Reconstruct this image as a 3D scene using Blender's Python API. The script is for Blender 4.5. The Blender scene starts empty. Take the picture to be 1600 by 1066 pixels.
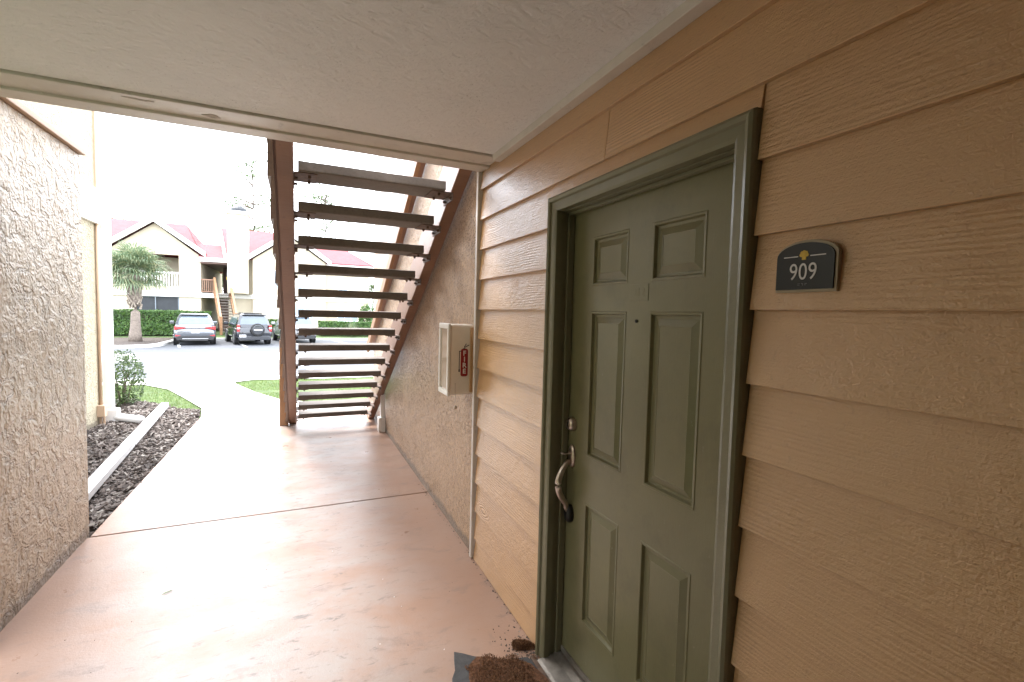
import bpy, bmesh, math, random
from mathutils import Vector, Matrix, noise
random.seed(7)
S = bpy.context.scene
COL = S.collection

# ------------------------------------------------------------------ camera, world, sun, exposure
cam_d = bpy.data.cameras.new('camera')
cam = bpy.data.objects.new('camera', cam_d)
COL.objects.link(cam)
S.camera = cam
cam_d.sensor_width = 36
cam_d.lens = 736.8 / 1600 * 36
cam_d.clip_start = 0.05
cam_d.clip_end = 800
YAW, PITCH, ROLL = 0.42543735, -0.05642518, 0.02488591
fwd = Vector((math.sin(YAW) * math.cos(PITCH), math.cos(YAW) * math.cos(PITCH), math.sin(PITCH)))
rt = Vector((math.cos(YAW), -math.sin(YAW), 0))
up = rt.cross(fwd)
r2 = math.cos(ROLL) * rt + math.sin(ROLL) * up
u2 = -math.sin(ROLL) * rt + math.cos(ROLL) * up
m = Matrix((r2, u2, -fwd)).transposed().to_4x4()
m.translation = Vector((0, 0, 1.575))
cam.matrix_world = m

W = bpy.data.worlds.new('World')
S.world = W
W.use_nodes = True
wn, wl = W.node_tree.nodes, W.node_tree.links
wn.clear()
SUN_EL, SUN_ROT = math.radians(58), math.radians(-35)
sky = wn.new('ShaderNodeTexSky')
sky.sky_type = 'NISHITA'
sky.sun_disc = False
sky.sun_elevation = SUN_EL
sky.sun_rotation = SUN_ROT
sky.air_density = 1.0
sky.dust_density = 3.0
ov = wn.new('ShaderNodeMix')            # overcast: the cloud layer whitens the sky all over
ov.data_type = 'RGBA'
ov.inputs[0].default_value = 0.80
ov.inputs[7].default_value = (9.2, 9.6, 10.2, 1)
bg = wn.new('ShaderNodeBackground')
bg.inputs[1].default_value = 0.15
wo = wn.new('ShaderNodeOutputWorld')
wl.new(sky.outputs[0], ov.inputs[6])
wl.new(ov.outputs[2], bg.inputs[0])
wl.new(bg.outputs[0], wo.inputs[0])

sun_d = bpy.data.lights.new('sun', 'SUN')
sun_d.energy = 1.0
sun_d.angle = math.radians(25)
sun_d.color = (1, 0.97, 0.92)
sun = bpy.data.objects.new('sun', sun_d)
COL.objects.link(sun)
# direction to the sun: rotation is measured from +Y towards +X
sd = Vector((math.sin(-SUN_ROT) * -math.cos(SUN_EL), math.cos(SUN_ROT) * math.cos(SUN_EL), math.sin(SUN_EL)))
sun.rotation_euler = sd.to_track_quat('Z', 'Y').to_euler()

S.view_settings.view_transform = 'Standard'
S.view_settings.look = 'None'
S.view_settings.gamma = 1
S.view_settings.use_curve_mapping = False
S.view_settings.exposure = 2.55
S.render.engine = 'CYCLES'
S.cycles.use_denoising = True
S.cycles.max_bounces = 12
S.cycles.diffuse_bounces = 8
S.cycles.glossy_bounces = 4
S.cycles.sample_clamp_indirect = 12

# ------------------------------------------------------------------ materials
class NT:
    def __init__(s, name):
        s.m = bpy.data.materials.new(name)
        s.m.use_nodes = True
        s.n, s.l = s.m.node_tree.nodes, s.m.node_tree.links
        s.b = s.n['Principled BSDF']
        s.tc = s.n.new('ShaderNodeTexCoord')
        s.h = None
    def coord(s, scale=(1, 1, 1), obj=False, rand=False, rot=(0, 0, 0)):
        mp = s.n.new('ShaderNodeMapping')
        mp.inputs['Scale'].default_value = scale
        mp.inputs['Rotation'].default_value = rot
        if obj:
            src = s.tc.outputs['Object']
        else:
            g = s.n.new('ShaderNodeNewGeometry')
            src = g.outputs['Position']
        if rand:
            oi = s.n.new('ShaderNodeObjectInfo')
            mu = s.n.new('ShaderNodeVectorMath'); mu.operation = 'MULTIPLY_ADD'
            cb = s.n.new('ShaderNodeCombineXYZ')
            for i in range(3):
                s.l.new(oi.outputs['Random'], cb.inputs[i])
            mu.inputs[1].default_value = (13.1, 37.7, 71.3)
            s.l.new(cb.outputs[0], mu.inputs[0])
            s.l.new(src, mu.inputs[2])
            src = mu.outputs[0]
        s.l.new(src, mp.inputs['Vector'])
        return mp.outputs[0]
    def noise(s, co, scale, detail=4, rough=.55, dist=0.0, out=0):
        t = s.n.new('ShaderNodeTexNoise')
        t.inputs['Scale'].default_value = scale
        t.inputs['Detail'].default_value = detail
        t.inputs['Roughness'].default_value = rough
        t.inputs['Distortion'].default_value = dist
        s.l.new(co, t.inputs['Vector'])
        return t.outputs[out]
    def voro(s, co, scale, feat='F1', out='Distance'):
        t = s.n.new('ShaderNodeTexVoronoi')
        t.feature = feat
        t.inputs['Scale'].default_value = scale
        s.l.new(co, t.inputs['Vector'])
        return t.outputs[out]
    def wave(s, co, scale, dist=3, detail=3, ds=1.5, typ='RINGS'):
        t = s.n.new('ShaderNodeTexWave')
        t.wave_type = typ
        if typ == 'RINGS': t.rings_direction = 'X'
        else: t.bands_direction = 'Z'
        t.inputs['Scale'].default_value = scale
        t.inputs['Distortion'].default_value = dist
        t.inputs['Detail'].default_value = detail
        t.inputs['Detail Scale'].default_value = ds
        s.l.new(co, t.inputs['Vector'])
        return t.outputs['Fac']
    def ramp(s, fac, pts):
        r = s.n.new('ShaderNodeValToRGB')
        el = r.color_ramp.elements
        while len(el) < len(pts): el.new(.5)
        for e, (p, c) in zip(el, pts):
            e.position = p
            e.color = (c, c, c, 1) if isinstance(c, (int, float)) else (*c, 1)
        s.l.new(fac, r.inputs[0])
        return r.outputs[0]
    def mix(s, a, b, fac, mode='MIX'):
        x = s.n.new('ShaderNodeMix'); x.data_type = 'RGBA'; x.blend_type = mode
        for sock, v in ((x.inputs[6], a), (x.inputs[7], b), (x.inputs[0], fac)):
            if isinstance(v, bpy.types.NodeSocket): s.l.new(v, sock)
            elif isinstance(v, (int, float)): sock.default_value = v
            else: sock.default_value = (*v, 1)
        return x.outputs[2]
    def math(s, op, a, b=0.0, clamp=False):
        x = s.n.new('ShaderNodeMath'); x.operation = op; x.use_clamp = clamp
        for sock, v in ((x.inputs[0], a), (x.inputs[1], b)):
            if isinstance(v, bpy.types.NodeSocket): s.l.new(v, sock)
            else: sock.default_value = v
        return x.outputs[0]
    def bump(s, h, dist=.005, strength=1.0):
        bp = s.n.new('ShaderNodeBump')
        bp.inputs['Distance'].default_value = dist
        bp.inputs['Strength'].default_value = strength
        s.l.new(h, bp.inputs['Height'])
        if s.h: s.l.new(s.h, bp.inputs['Normal'])
        s.h = bp.outputs[0]
        s.l.new(s.h, s.b.inputs['Normal'])
        s.l.new(s.h, s.b.inputs['Coat Normal'])
    def set(s, color=None, rough=.5, metal=0, spec=None, coat=0, trans=0):
        if color is not None:
            if isinstance(color, bpy.types.NodeSocket): s.l.new(color, s.b.inputs['Base Color'])
            else: s.b.inputs['Base Color'].default_value = (*color, 1)
        if isinstance(rough, bpy.types.NodeSocket): s.l.new(rough, s.b.inputs['Roughness'])
        else: s.b.inputs['Roughness'].default_value = rough
        s.b.inputs['Metallic'].default_value = metal
        if spec is not None: s.b.inputs['Specular IOR Level'].default_value = spec
        s.b.inputs['Coat Weight'].default_value = coat
        s.b.inputs['Transmission Weight'].default_value = trans
        return s.m

def plain(name, color, rough=.5, metal=0, var=.12, scale=6, bump=0, bscale=60, spec=None, coat=0, obj=False):
    t = NT(name)
    co = t.coord(obj=obj)
    n = t.noise(co, scale, 5, .6)
    c2 = tuple(max(0, c * (1 - var)) for c in color)
    c3 = tuple(min(1, c * (1 + var * .6)) for c in color)
    c = t.ramp(n, [(.3, c2), (.7, c3)])
    if bump:
        t.bump(t.noise(co, bscale, 4, .6), bump)
    return t.set(c, rough, metal, spec, coat)

TAN = (.50, .335, .205)
M = {}
def mk_siding():
    t = NT('tan_siding_paint')
    co = t.coord(rand=True)
    g1 = t.coord((1, .55, 5.5), rand=True)
    n = t.noise(co, 2.2, 4, .6)
    c = t.ramp(n, [(.25, (.51, .295, .13)), (.75, (.58, .345, .16))])
    dirt = t.ramp(t.noise(co, 60, 2, .5), [(.27, .72), (.36, 1.0)])
    c = t.mix(c, dirt, .35, 'MULTIPLY')
    pits = t.noise(co, 190, 3, .6)
    grain = t.noise(t.coord((1, 3, 60), rand=True), 3.2, 5, .65, .4)
    # raised rings where the plank face shows knots
    w = t.wave(g1, 4.6, 14.0, 3, .55, 'BANDS')
    mask = t.ramp(t.noise(co, 1.9, 2, .5), [(.46, 0), (.74, 1)])
    rings = t.math('MULTIPLY', w, mask)
    med = t.noise(t.coord((1, 1, 1.6), rand=True), 34, 3, .6)
    kd = t.voro(t.coord((.2, .55, 1.5), rand=True), 2.3)
    kd = t.math('ADD', kd, t.math('MULTIPLY', t.noise(co, 9, 2, .5), .05))
    knot = t.math('MULTIPLY', t.math('SINE', t.math('MULTIPLY', kd, 170)), t.ramp(kd, [(.08, 1), (.20, 0)]))
    t.bump(knot, .0022, .8)
    t.bump(grain, .0030, .5)
    t.bump(rings, .0014, .8)
    pm = t.ramp(t.noise(co, 2.6, 3, .6), [(.42, .12), (.66, 1)])
    t.bump(t.math('MULTIPLY', med, pm), .0050, .8)
    t.bump(t.noise(co, 12, 3, .5), .0030, .6)
    t.bump(pits, .0018, .9)
    t.b.inputs['Coat Roughness'].default_value = .10
    return t.set(c, .30, spec=.6, coat=1.0)
M['siding'] = mk_siding()

def mk_stucco(name, color, big, small, depth, rough=.55, spec=.5, coat=0):
    t = NT(name)
    co = t.coord()
    wz = t.noise(co, big * .8, 2, .5, out=1)
    ad = t.n.new('ShaderNodeVectorMath'); ad.operation = 'MULTIPLY_ADD'
    ad.inputs[1].default_value = (.05, .05, .05)
    t.l.new(wz, ad.inputs[0]); t.l.new(co, ad.inputs[2])
    co2 = ad.outputs[0]
    n = t.noise(co2, big, 5, .55, .8)
    lace = t.ramp(n, [(.40, 0), (.47, .62), (.53, .70), (.60, 1)])
    v = t.voro(co2, small, 'SMOOTH_F1')
    rel = t.ramp(t.noise(co, 2.3, 3, .6), [(.35, .35), (.62, 1)])
    t.bump(t.math('MULTIPLY', lace, rel), depth)
    t.bump(v, depth * .45)
    t.bump(t.noise(co, small * 4, 3, .6), depth * .12)
    c = t.ramp(t.noise(co, 1.6, 4, .6), [(.3, tuple(x * .9 for x in color)), (.7, color)])
    t.b.inputs['Coat Roughness'].default_value = .10
    c = t.mix(c, t.ramp(lace, [(0, .82), (.4, 1.0)]), 1.0, 'MULTIPLY')
    sz = t.n.new('ShaderNodeSeparateXYZ'); t.l.new(co, sz.inputs[0])
    foot = t.math('ADD', sz.outputs[2], t.math('MULTIPLY', t.noise(co, 9, 4, .6), -.10))
    c = t.mix(c, (.15, .12, .085), t.math('MULTIPLY', t.ramp(foot, [(.0, 1), (.03, 0)]), .7))
    blot = t.ramp(t.noise(co, 3.2, 5, .7), [(.56, 0), (.68, 1)])
    c = t.mix(c, tuple(x * .62 for x in color), t.math('MULTIPLY', blot, .4))
    return t.set(c, rough, spec=spec, coat=coat)
M['stucco_left'] = mk_stucco('trowelled_stucco_paint', (.52, .42, .29), 12, 60, .014, .40, .6, .25)
M['stucco_right'] = mk_stucco('pebbled_stucco_paint', (.66, .42, .225), 36, 75, .020, .32, .55, .8)
M['stucco_out'] = mk_stucco('cream_stucco_paint', (.42, .37, .26), 22, 70, .010, .6)

def mk_ceiling():
    t = NT('ceiling_texture_paint')
    co = t.coord()
    n = t.noise(co, 55, 4, .6)
    smear = t.ramp(t.noise(t.coord((1, 2.2, 1), rot=(0, 0, .5)), 11, 5, .6, 1.0), [(.42, 0), (.52, 1)])
    t.bump(smear, .0028, .7)
    t.bump(n, .006, .9)
    spots = t.ramp(t.noise(co, 95, 2, .5), [(.26, .45), (.33, 1.0)])
    zone = t.ramp(t.noise(co, 1.3, 3, .6), [(.42, 0), (.62, 1)])
    mold = t.mix((1, 1, 1), spots, zone, 'MIX')
    c = t.ramp(t.noise(co, 2.0, 4, .6), [(.3, (.80, .81, .84)), (.7, (.86, .865, .89))])
    return t.set(t.mix(c, mold, 1.0, 'MULTIPLY'), .6, spec=.4)
M['ceiling'] = mk_ceiling()

def mk_trim():
    t = NT('off_white_trim_paint')
    co = t.coord()
    c = t.ramp(t.noise(co, 4, 4, .6), [(.3, (.60, .56, .52)), (.7, (.70, .66, .62))])
    st = t.ramp(t.noise(t.coord((1, 1, 1)), 9, 5, .7, .5), [(.30, .55), (.40, 1.0)])
    c = t.mix(c, st, .6, 'MULTIPLY')
    t.bump(t.noise(t.coord((1, 1, 1)), 26, 5, .6), .002)
    return t.set(c, .42)
M['trim'] = mk_trim()

def mk_floor():
    t = NT('terracotta_floor_paint')
    co = t.coord()
    base = t.ramp(t.noise(co, 1.1, 4, .6), [(.3, (.34, .205, .145)), (.7, (.395, .25, .18))])
    dusty_sheen = t.ramp(t.noise(t.coord((1, 1.5, 1), rot=(0, 0, .35)), 2.0, 6, .65, .3), [(.36, .15), (.60, .9)])
    # traffic marks, dust and a painted pale sheen run along the breezeway middle
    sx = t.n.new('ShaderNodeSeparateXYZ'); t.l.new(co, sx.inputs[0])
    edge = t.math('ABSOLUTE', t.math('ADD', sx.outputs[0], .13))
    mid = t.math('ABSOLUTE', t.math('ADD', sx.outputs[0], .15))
    wear_sheen = t.ramp(mid, [(.30, 1.0), (1.05, .12)])
    k = t.math('MULTIPLY', dusty_sheen, wear_sheen)
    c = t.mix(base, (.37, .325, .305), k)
    scuff = t.ramp(t.noise(t.coord((1.0, 2.6, 1), rot=(0, 0, .5)), 9, 6, .72, .5), [(.57, 0), (.66, 1)])
    c = t.mix(c, (.13, .11, .10), t.math('MULTIPLY', t.math('MULTIPLY', scuff, wear_sheen), .65))
    stain = t.ramp(t.noise(t.coord((1, 1.8, 1), rot=(0, 0, .2)), 3.4, 6, .7, .6), [(.57, 0), (.66, 1)])
    c = t.mix(c, (.24, .18, .155), t.math('MULTIPLY', stain, .5))
    speck = t.ramp(t.noise(co, 120, 2, .5), [(.22, 1), (.27, 0)])
    c = t.mix(c, (.16, .11, .09), t.math('MULTIPLY', speck, .6))
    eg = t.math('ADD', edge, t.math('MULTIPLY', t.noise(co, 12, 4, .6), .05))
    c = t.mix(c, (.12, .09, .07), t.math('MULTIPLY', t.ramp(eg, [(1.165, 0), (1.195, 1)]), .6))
    t.bump(t.noise(co, 5, 4, .6), .003, .6)
    t.bump(t.noise(co, 85, 4, .6), .0009)
    r = t.ramp(t.noise(co, 4, 5, .65), [(.3, .26), (.7, .42)])
    return t.set(c, r, spec=.42)
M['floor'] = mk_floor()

def mk_concrete(name, c1, c2, rough=.8):
    t = NT(name)
    co = t.coord()
    c = t.ramp(t.noise(co, 1.5, 6, .65), [(.3, c1), (.7, c2)])
    sp = t.ramp(t.noise(co, 60, 3, .6), [(.3, .8), (.5, 1.0)])
    t.bump(t.noise(co, 90, 4, .6), .0015)
    return t.set(t.mix(c, sp, 1.0, 'MULTIPLY'), rough)
M['concrete'] = mk_concrete('walk_concrete', (.50, .47, .43), (.60, .57, .53))
M['kerb'] = mk_concrete('kerb_concrete', (.46, .45, .43), (.56, .55, .53))
M['tread'] = mk_concrete('tread_concrete', (.11, .088, .072), (.20, .172, .15), .75)
M['asphalt'] = mk_concrete('asphalt_aged', (.052, .056, .064), (.068, .073, .083), .8)
M['lane'] = mk_concrete('asphalt_pale', (.20, .20, .205), (.26, .26, .265), .8)  # paler asphalt tone for the drive lane
M['paint_line'] = plain('road_line_paint', (.70, .70, .68), .7, var=.25, scale=9)

def mk_brown():
    t = NT('brown_timber_paint')
    g = t.coord((3, 3, 30))
    co = t.coord()
    c = t.ramp(t.noise(co, 3.5, 5, .6), [(.3, (.22, .115, .072)), (.7, (.28, .155, .10))])
    ch = t.ramp(t.noise(co, 22, 4, .65), [(.28, .55), (.36, 1.0)])
    t.bump(t.noise(t.coord((1, 9, 9)), 8, 5, .6), .003)
    return t.set(t.mix(c, ch, 1.0, 'MULTIPLY'), .38, spec=.5)
M['brown'] = mk_brown()
M['brown_light'] = plain('orange_brown_paint', (.30, .155, .075), .45, var=.2, scale=5, bump=.002, bscale=40)
def mk_guard():
    t = NT('grey_brown_siding_paint')
    co = t.coord(rand=True)
    c = t.ramp(t.noise(co, 4, 4, .6), [(.3, (.15, .10, .075)), (.7, (.21, .15, .11))])
    t.bump(t.noise(t.coord((1, 3, 40), rand=True), 3, 4, .6), .003)
    return t.set(c, .5)
M['guard'] = mk_guard()

def mk_door():
    t = NT('olive_door_paint')
    co = t.coord()
    c = t.ramp(t.noise(co, 2.5, 4, .6), [(.3, (.165, .155, .082)), (.7, (.195, .185, .10))])
    sc = t.ramp(t.noise(t.coord((1, 1.0, .5)), 48, 5, .75), [(.66, 0), (.70, 1)])
    c = t.mix(c, (.34, .32, .25), t.math('MULTIPLY', sc, .4))
    gr = t.ramp(t.noise(co, 4.5, 5, .7), [(.52, 0), (.70, 1)])
    c = t.mix(c, (.085, .075, .045), t.math('MULTIPLY', gr, .3))
    t.bump(t.noise(t.coord((1, 1, 1)), 30, 3, .6), .0012, .5)
    t.bump(t.noise(t.coord((1, 45, 4)), 6, 4, .6), .0006, .7)
    return t.set(c, .30, spec=.5)
M['door'] = mk_door()
M['casing'] = plain('olive_casing_paint', (.185, .178, .11), .26, var=.12, scale=3, bump=.0012, bscale=35)
M['metal'] = plain('brushed_nickel', (.62, .53, .47), .33, 1.0, var=.25, scale=30)
M['dark_metal'] = plain('black_metal', (.03, .03, .03), .45, .6, var=.3, scale=30)
M['rust'] = plain('rusty_steel', (.15, .10, .075), .6, .3, var=.5, scale=30)
M['alu'] = plain('dull_aluminium', (.27, .245, .22), .42, .6, var=.4, scale=12, bump=.001, bscale=80)
M['plastic_white'] = plain('aged_white_plastic', (.80, .73, .64), .30, var=.08, scale=8)
M['plastic_rim'] = plain('white_plastic', (.80, .78, .74), .28, var=.06, scale=8)
M['cab_glass'] = plain('clouded_cover', (.50, .40, .30), .16, var=.1, scale=5, coat=.5)
M['red'] = plain('red_print', (.30, .012, .02), .35, var=.05)
M['white_print'] = plain('white_print', (.75, .72, .70), .4, var=.04)
M['black_print'] = plain('black_print', (.03, .02, .02), .4, var=.1)
M['sign_black'] = plain('black_acrylic', (.012, .012, .015), .30, var=.1, spec=.35)
M['sign_back'] = plain('frosted_acrylic', (.34, .27, .17), .3, var=.08)
M['gold'] = plain('gold_print', (.45, .30, .05), .35, .5, var=.15, scale=90)
M['sign_white'] = plain('sign_white', (.62, .60, .60), .4, var=.04)
M['grey_print'] = plain('grey_print', (.16, .16, .19), .4, var=.04)
M['mat_rubber'] = plain('grey_rubber', (.06, .06, .062), .75, var=.35, scale=25, bump=.003, bscale=70)
M['coir'] = plain('brown_coir', (.15, .065, .03), .95, var=.5, scale=60, bump=.012, bscale=110)
M['down'] = plain('white_downspout', (.80, .80, .80), .35, var=.07, scale=5)
M['conduit'] = plain('tan_conduit', (.50, .36, .25), .5, var=.1)
M['plaster_patch'] = plain('bare_plaster', (.52, .47, .44), .85, var=.3, scale=25)
M['soil'] = plain('dark_soil', (.055, .04, .032), .95, var=.5, scale=14, bump=.02, bscale=30)
def mk_mulch():
    t = NT('wood_chip')
    r = t.n.new('ShaderNodeNewGeometry').outputs['Random Per Island']
    c = t.ramp(r, [(0, (.035, .026, .022)), (.45, (.085, .064, .054)), (.75, (.16, .13, .115)), (1, (.32, .29, .26))])
    return t.set(c, .8)
M['mulch'] = mk_mulch()
def mk_leaf(name, a, b, c3, rough=.5, trans=True):
    t = NT(name)
    r = t.n.new('ShaderNodeNewGeometry').outputs['Random Per Island']
    c = t.ramp(r, [(0, a), (.6, b), (1, c3)])
    t.set(c, rough)
    if trans:
        tr = t.n.new('ShaderNodeBsdfTranslucent')
        ms = t.n.new('ShaderNodeMixShader'); ms.inputs[0].default_value = .3
        t.l.new(c, tr.inputs[0])
        t.l.new(t.b.outputs[0], ms.inputs[1]); t.l.new(tr.outputs[0], ms.inputs[2])
        t.l.new(ms.outputs[0], t.n['Material Output'].inputs[0])
    return t.m
M['hedge'] = mk_leaf('hedge_leaf', (.025, .065, .012), (.055, .125, .022), (.11, .20, .04))
M['bush'] = mk_leaf('shrub_leaf', (.02, .045, .012), (.05, .09, .022), (.10, .15, .04))
M['grass'] = mk_leaf('grass_blade', (.08, .14, .03), (.13, .20, .055), (.22, .24, .09))
M['palm'] = mk_leaf('palm_leaf', (.09, .14, .075), (.15, .205, .11), (.27, .26, .13))
M['pine'] = mk_leaf('tree_leaf', (.06, .10, .04), (.09, .14, .06), (.13, .18, .08))
M['lawn'] = plain('lawn_ground', (.075, .115, .03), .95, var=.5, scale=3, bump=.02, bscale=40)
M['trunk'] = plain('palm_trunk', (.22, .18, .15), .9, var=.35, scale=12, bump=.02, bscale=25)
M['boot'] = plain('palm_boot', (.32, .27, .22), .9, var=.3, scale=14)
M['bark'] = plain('tree_bark', (.14, .11, .09), .9, var=.35, scale=9, bump=.02, bscale=15)
M['house'] = plain('cream_house_wall', (.50, .44, .335), .8, var=.06, scale=.8, bump=.01, bscale=20)
M['house_white'] = plain('white_house_trim', (.78, .77, .74), .7, var=.05, scale=2)
M['house_brown'] = plain('brown_house_wall', (.16, .10, .085), .7, var=.2, scale=2)
def mk_roof():
    t = NT('red_shingle')
    co = t.coord((1, 1, 1))
    bk = t.n.new('ShaderNodeTexBrick')
    bk.inputs['Scale'].default_value = 3.2
    bk.inputs['Color1'].default_value = (.27, .055, .062, 1)
    bk.inputs['Color2'].default_value = (.23, .045, .052, 1)
    bk.inputs['Mortar'].default_value = (.17, .035, .042, 1)
    bk.inputs['Mortar Size'].default_value = .02
    t.l.new(co, bk.inputs['Vector'])
    n = t.ramp(t.noise(co, 2, 5, .6), [(.3, .85), (.7, 1.15)])
    return t.set(t.mix(bk.outputs[0], n, 1.0, 'MULTIPLY'), .85)
M['roof'] = mk_roof()
M['glass_dark'] = plain('dark_glass', (.10, .13, .16), .08, var=.2, scale=1.5, spec=.8)
M['screen'] = plain('dark_porch_screen', (.028, .032, .038), .6, var=.2, scale=3)
M['blind'] = plain('window_blind', (.30, .38, .46), .5, var=.1)
M['silver'] = plain('silver_car_paint', (.15, .16, .18), .22, .5, var=.03, coat=.8)
M['charcoal'] = plain('charcoal_car_paint', (.035, .038, .046), .2, .4, var=.05, coat=.8)
M['pearl'] = plain('pale_grey_car_paint', (.42, .43, .45), .22, .5, var=.03, coat=.8)
M['tyre'] = plain('tyre_rubber', (.02, .02, .02), .8, var=.2)
M['rim'] = plain('alloy_rim', (.5, .5, .52), .3, .9, var=.1)
M['car_black'] = plain('car_black_plastic', (.02, .02, .022), .5, var=.1)
M['tail'] = plain('tail_light_red', (.35, .015, .02), .15, var=.1, coat=1)
M['plate'] = plain('number_plate_white', (.75, .75, .75), .4, var=.05)

# ------------------------------------------------------------------ mesh helpers
class MB:
    def __init__(s): s.v = []; s.f = []
    def add(s, vs, fs):
        o = len(s.v); s.v += [tuple(v) for v in vs]; s.f += [tuple(o + i for i in f) for f in fs]; return s
    def box(s, x0, x1, y0, y1, z0, z1, mt=None):
        vs = [Vector((x, y, z)) for z in (z0, z1) for y in (y0, y1) for x in (x0, x1)]
        if mt: vs = [mt @ v for v in vs]
        return s.add(vs, [(0, 2, 3, 1), (4, 5, 7, 6), (0, 1, 5, 4), (2, 6, 7, 3), (0, 4, 6, 2), (1, 3, 7, 5)])
    def prism(s, pts, a0, a1, axis='Y', mt=None):
        # pts: polygon in the plane normal to axis; X:(y,z)  Y:(x,z)  Z:(x,y)
        n = len(pts)
        f = {'X': lambda p, a: (a, p[0], p[1]), 'Y': lambda p, a: (p[0], a, p[1]), 'Z': lambda p, a: (p[0], p[1], a)}[axis]
        vs = [Vector(f(p, a0)) for p in pts] + [Vector(f(p, a1)) for p in pts]
        if mt: vs = [mt @ v for v in vs]
        fs = [tuple(range(n))[::-1], tuple(range(n, 2 * n))]
        fs += [(i, (i + 1) % n, n + (i + 1) % n, n + i) for i in range(n)]
        return s.add(vs, fs)
    def tube(s, path, r, n=8, cap=True, sq=1.0):
        path = [Vector(p) for p in path]
        rs = r if isinstance(r, (list, tuple)) else [r] * len(path)
        rings = []
        for i, p in enumerate(path):
            d = (path[min(i + 1, len(path) - 1)] - path[max(i - 1, 0)]).normalized()
            a = d.cross(Vector((0, 0, 1)))
            if a.length < 1e-3: a = Vector((1, 0, 0))
            a.normalize(); b = d.cross(a).normalized()
            rings.append([p + rs[i] * (math.cos(2 * math.pi * k / n) * a + sq * math.sin(2 * math.pi * k / n) * b) for k in range(n)])
        vs = [v for rg in rings for v in rg]
        fs = [(i * n + k, i * n + (k + 1) % n, (i + 1) * n + (k + 1) % n, (i + 1) * n + k) for i in range(len(path) - 1) for k in range(n)]
        if cap: fs += [tuple(range(n))[::-1], tuple((len(path) - 1) * n + k for k in range(n))]
        return s.add(vs, fs)
    def quad(s, a, b, c, d): return s.add([a, b, c, d], [(0, 1, 2, 3)])
    def loft(s, rings, cap=True):
        n = len(rings[0])
        vs = [v for r in rings for v in r]
        fs = [(i * n + k, i * n + (k + 1) % n, (i + 1) * n + (k + 1) % n, (i + 1) * n + k) for i in range(len(rings) - 1) for k in range(n)]
        if cap: fs += [tuple(range(n))[::-1], tuple((len(rings) - 1) * n + k for k in range(n))]
        return s.add(vs, fs)
    def build(s, name, mat, parent=None, bevel=0, smooth=False, loc=None):
        me = bpy.data.meshes.new(name)
        me.from_pydata(s.v, [], s.f)
        bm = bmesh.new(); bm.from_mesh(me)
        bmesh.ops.recalc_face_normals(bm, faces=bm.faces)
        bm.to_mesh(me); bm.free()
        me.materials.append(M[mat] if isinstance(mat, str) else mat)
        if smooth:
            for p in me.polygons: p.use_smooth = True
        o = bpy.data.objects.new(name, me); COL.objects.link(o)
        if parent is not None: o.parent = parent
        if loc: o.location = loc
        if bevel:
            b = o.modifiers.new('bevel', 'BEVEL'); b.width = bevel; b.segments = 2; b.limit_method = 'ANGLE'
            b.angle_limit = math.radians(40); b.harden_normals = False
        return o
    def raw(s, name, mat, parent=None, loc=None):
        # for loose leaves: no normal recalculation
        me = bpy.data.meshes.new(name)
        me.from_pydata(s.v, [], s.f)
        me.materials.append(M[mat])
        o = bpy.data.objects.new(name, me); COL.objects.link(o)
        if parent is not None: o.parent = parent
        if loc: o.location = loc
        return o

def thing(name, label, cat, loc=(0, 0, 0), group=None, kind=None):
    o = bpy.data.objects.new(name, None); COL.objects.link(o)
    o.location = loc; o.empty_display_size = .2
    o['label'] = label; o['category'] = cat
    if group: o['group'] = group
    if kind: o['kind'] = kind
    return o
def tag(o, label=None, cat=None, group=None, kind=None):
    if label: o['label'] = label
    if cat: o['category'] = cat
    if group: o['group'] = group
    if kind: o['kind'] = kind
    return o
def struct(o, label=None): return tag(o, label, kind='structure')
def copy_tree(o, parent=None):
    c = o.copy(); COL.objects.link(c)
    if parent is not None: c.parent = parent
    for ch in [x for x in bpy.data.objects if x.parent == o]: copy_tree(ch, c)
    return c
def at(loc, rz=0): return Matrix.Translation(Vector(loc)) @ Matrix.Rotation(rz, 4, 'Z')
def text_obj(body, size, mat, parent, mt, name, depth=.0006, sx=1.0, bold=0.0):
    cu = bpy.data.curves.new(name, 'FONT'); cu.body = body; cu.size = size
    cu.align_x = 'CENTER'; cu.align_y = 'CENTER'; cu.extrude = depth; cu.offset = bold
    tmp = bpy.data.objects.new(name + '_t', cu); COL.objects.link(tmp)
    bpy.context.view_layer.update()
    me = bpy.data.meshes.new_from_object(tmp.evaluated_get(bpy.context.evaluated_depsgraph_get()))
    bpy.data.objects.remove(tmp)
    me.transform(mt @ Matrix.Diagonal((sx, 1, 1, 1)))
    me.materials.clear(); me.materials.append(M[mat])
    o = bpy.data.objects.new(name, me); COL.objects.link(o); o.parent = parent
    return o

# ------------------------------------------------------------------ ground
def gz(y):
    pts = [(-200, -.06), (7.6, -.06), (9.0, -.06), (12.9, -.11), (13.25, -.22), (24, -.40), (33.0, -.42), (33.4, -.30), (36, -.14), (400, -.14)]
    for (a, za), (b, zb) in zip(pts, pts[1:]):
        if y <= b: return za + (zb - za) * (y - a) / (b - a)
    return -.14
def strip(x0, x1, y0, y1, dz, ny=1, ys=None):
    mb = MB()
    ys = ys or [y0 + (y1 - y0) * i / ny for i in range(ny + 1)]
    for a, b in zip(ys, ys[1:]):
        mb.quad((x0, a, gz(a) + dz), (x1, a, gz(a) + dz), (x1, b, gz(b) + dz), (x0, b, gz(b) + dz))
    return mb
struct(strip(-400, 400, -60, 600, 0, ys=[-60, 7.6, 9, 12.9, 13.25, 18.8, 24, 33, 33.4, 36, 60, 600]).build('ground', 'lawn'))
struct(strip(-60, 60, 13.2, 33.0, .008, ys=[13.2, 13.25, 18.8, 24, 33.0]).build('parking_lot', 'asphalt'))
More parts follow.
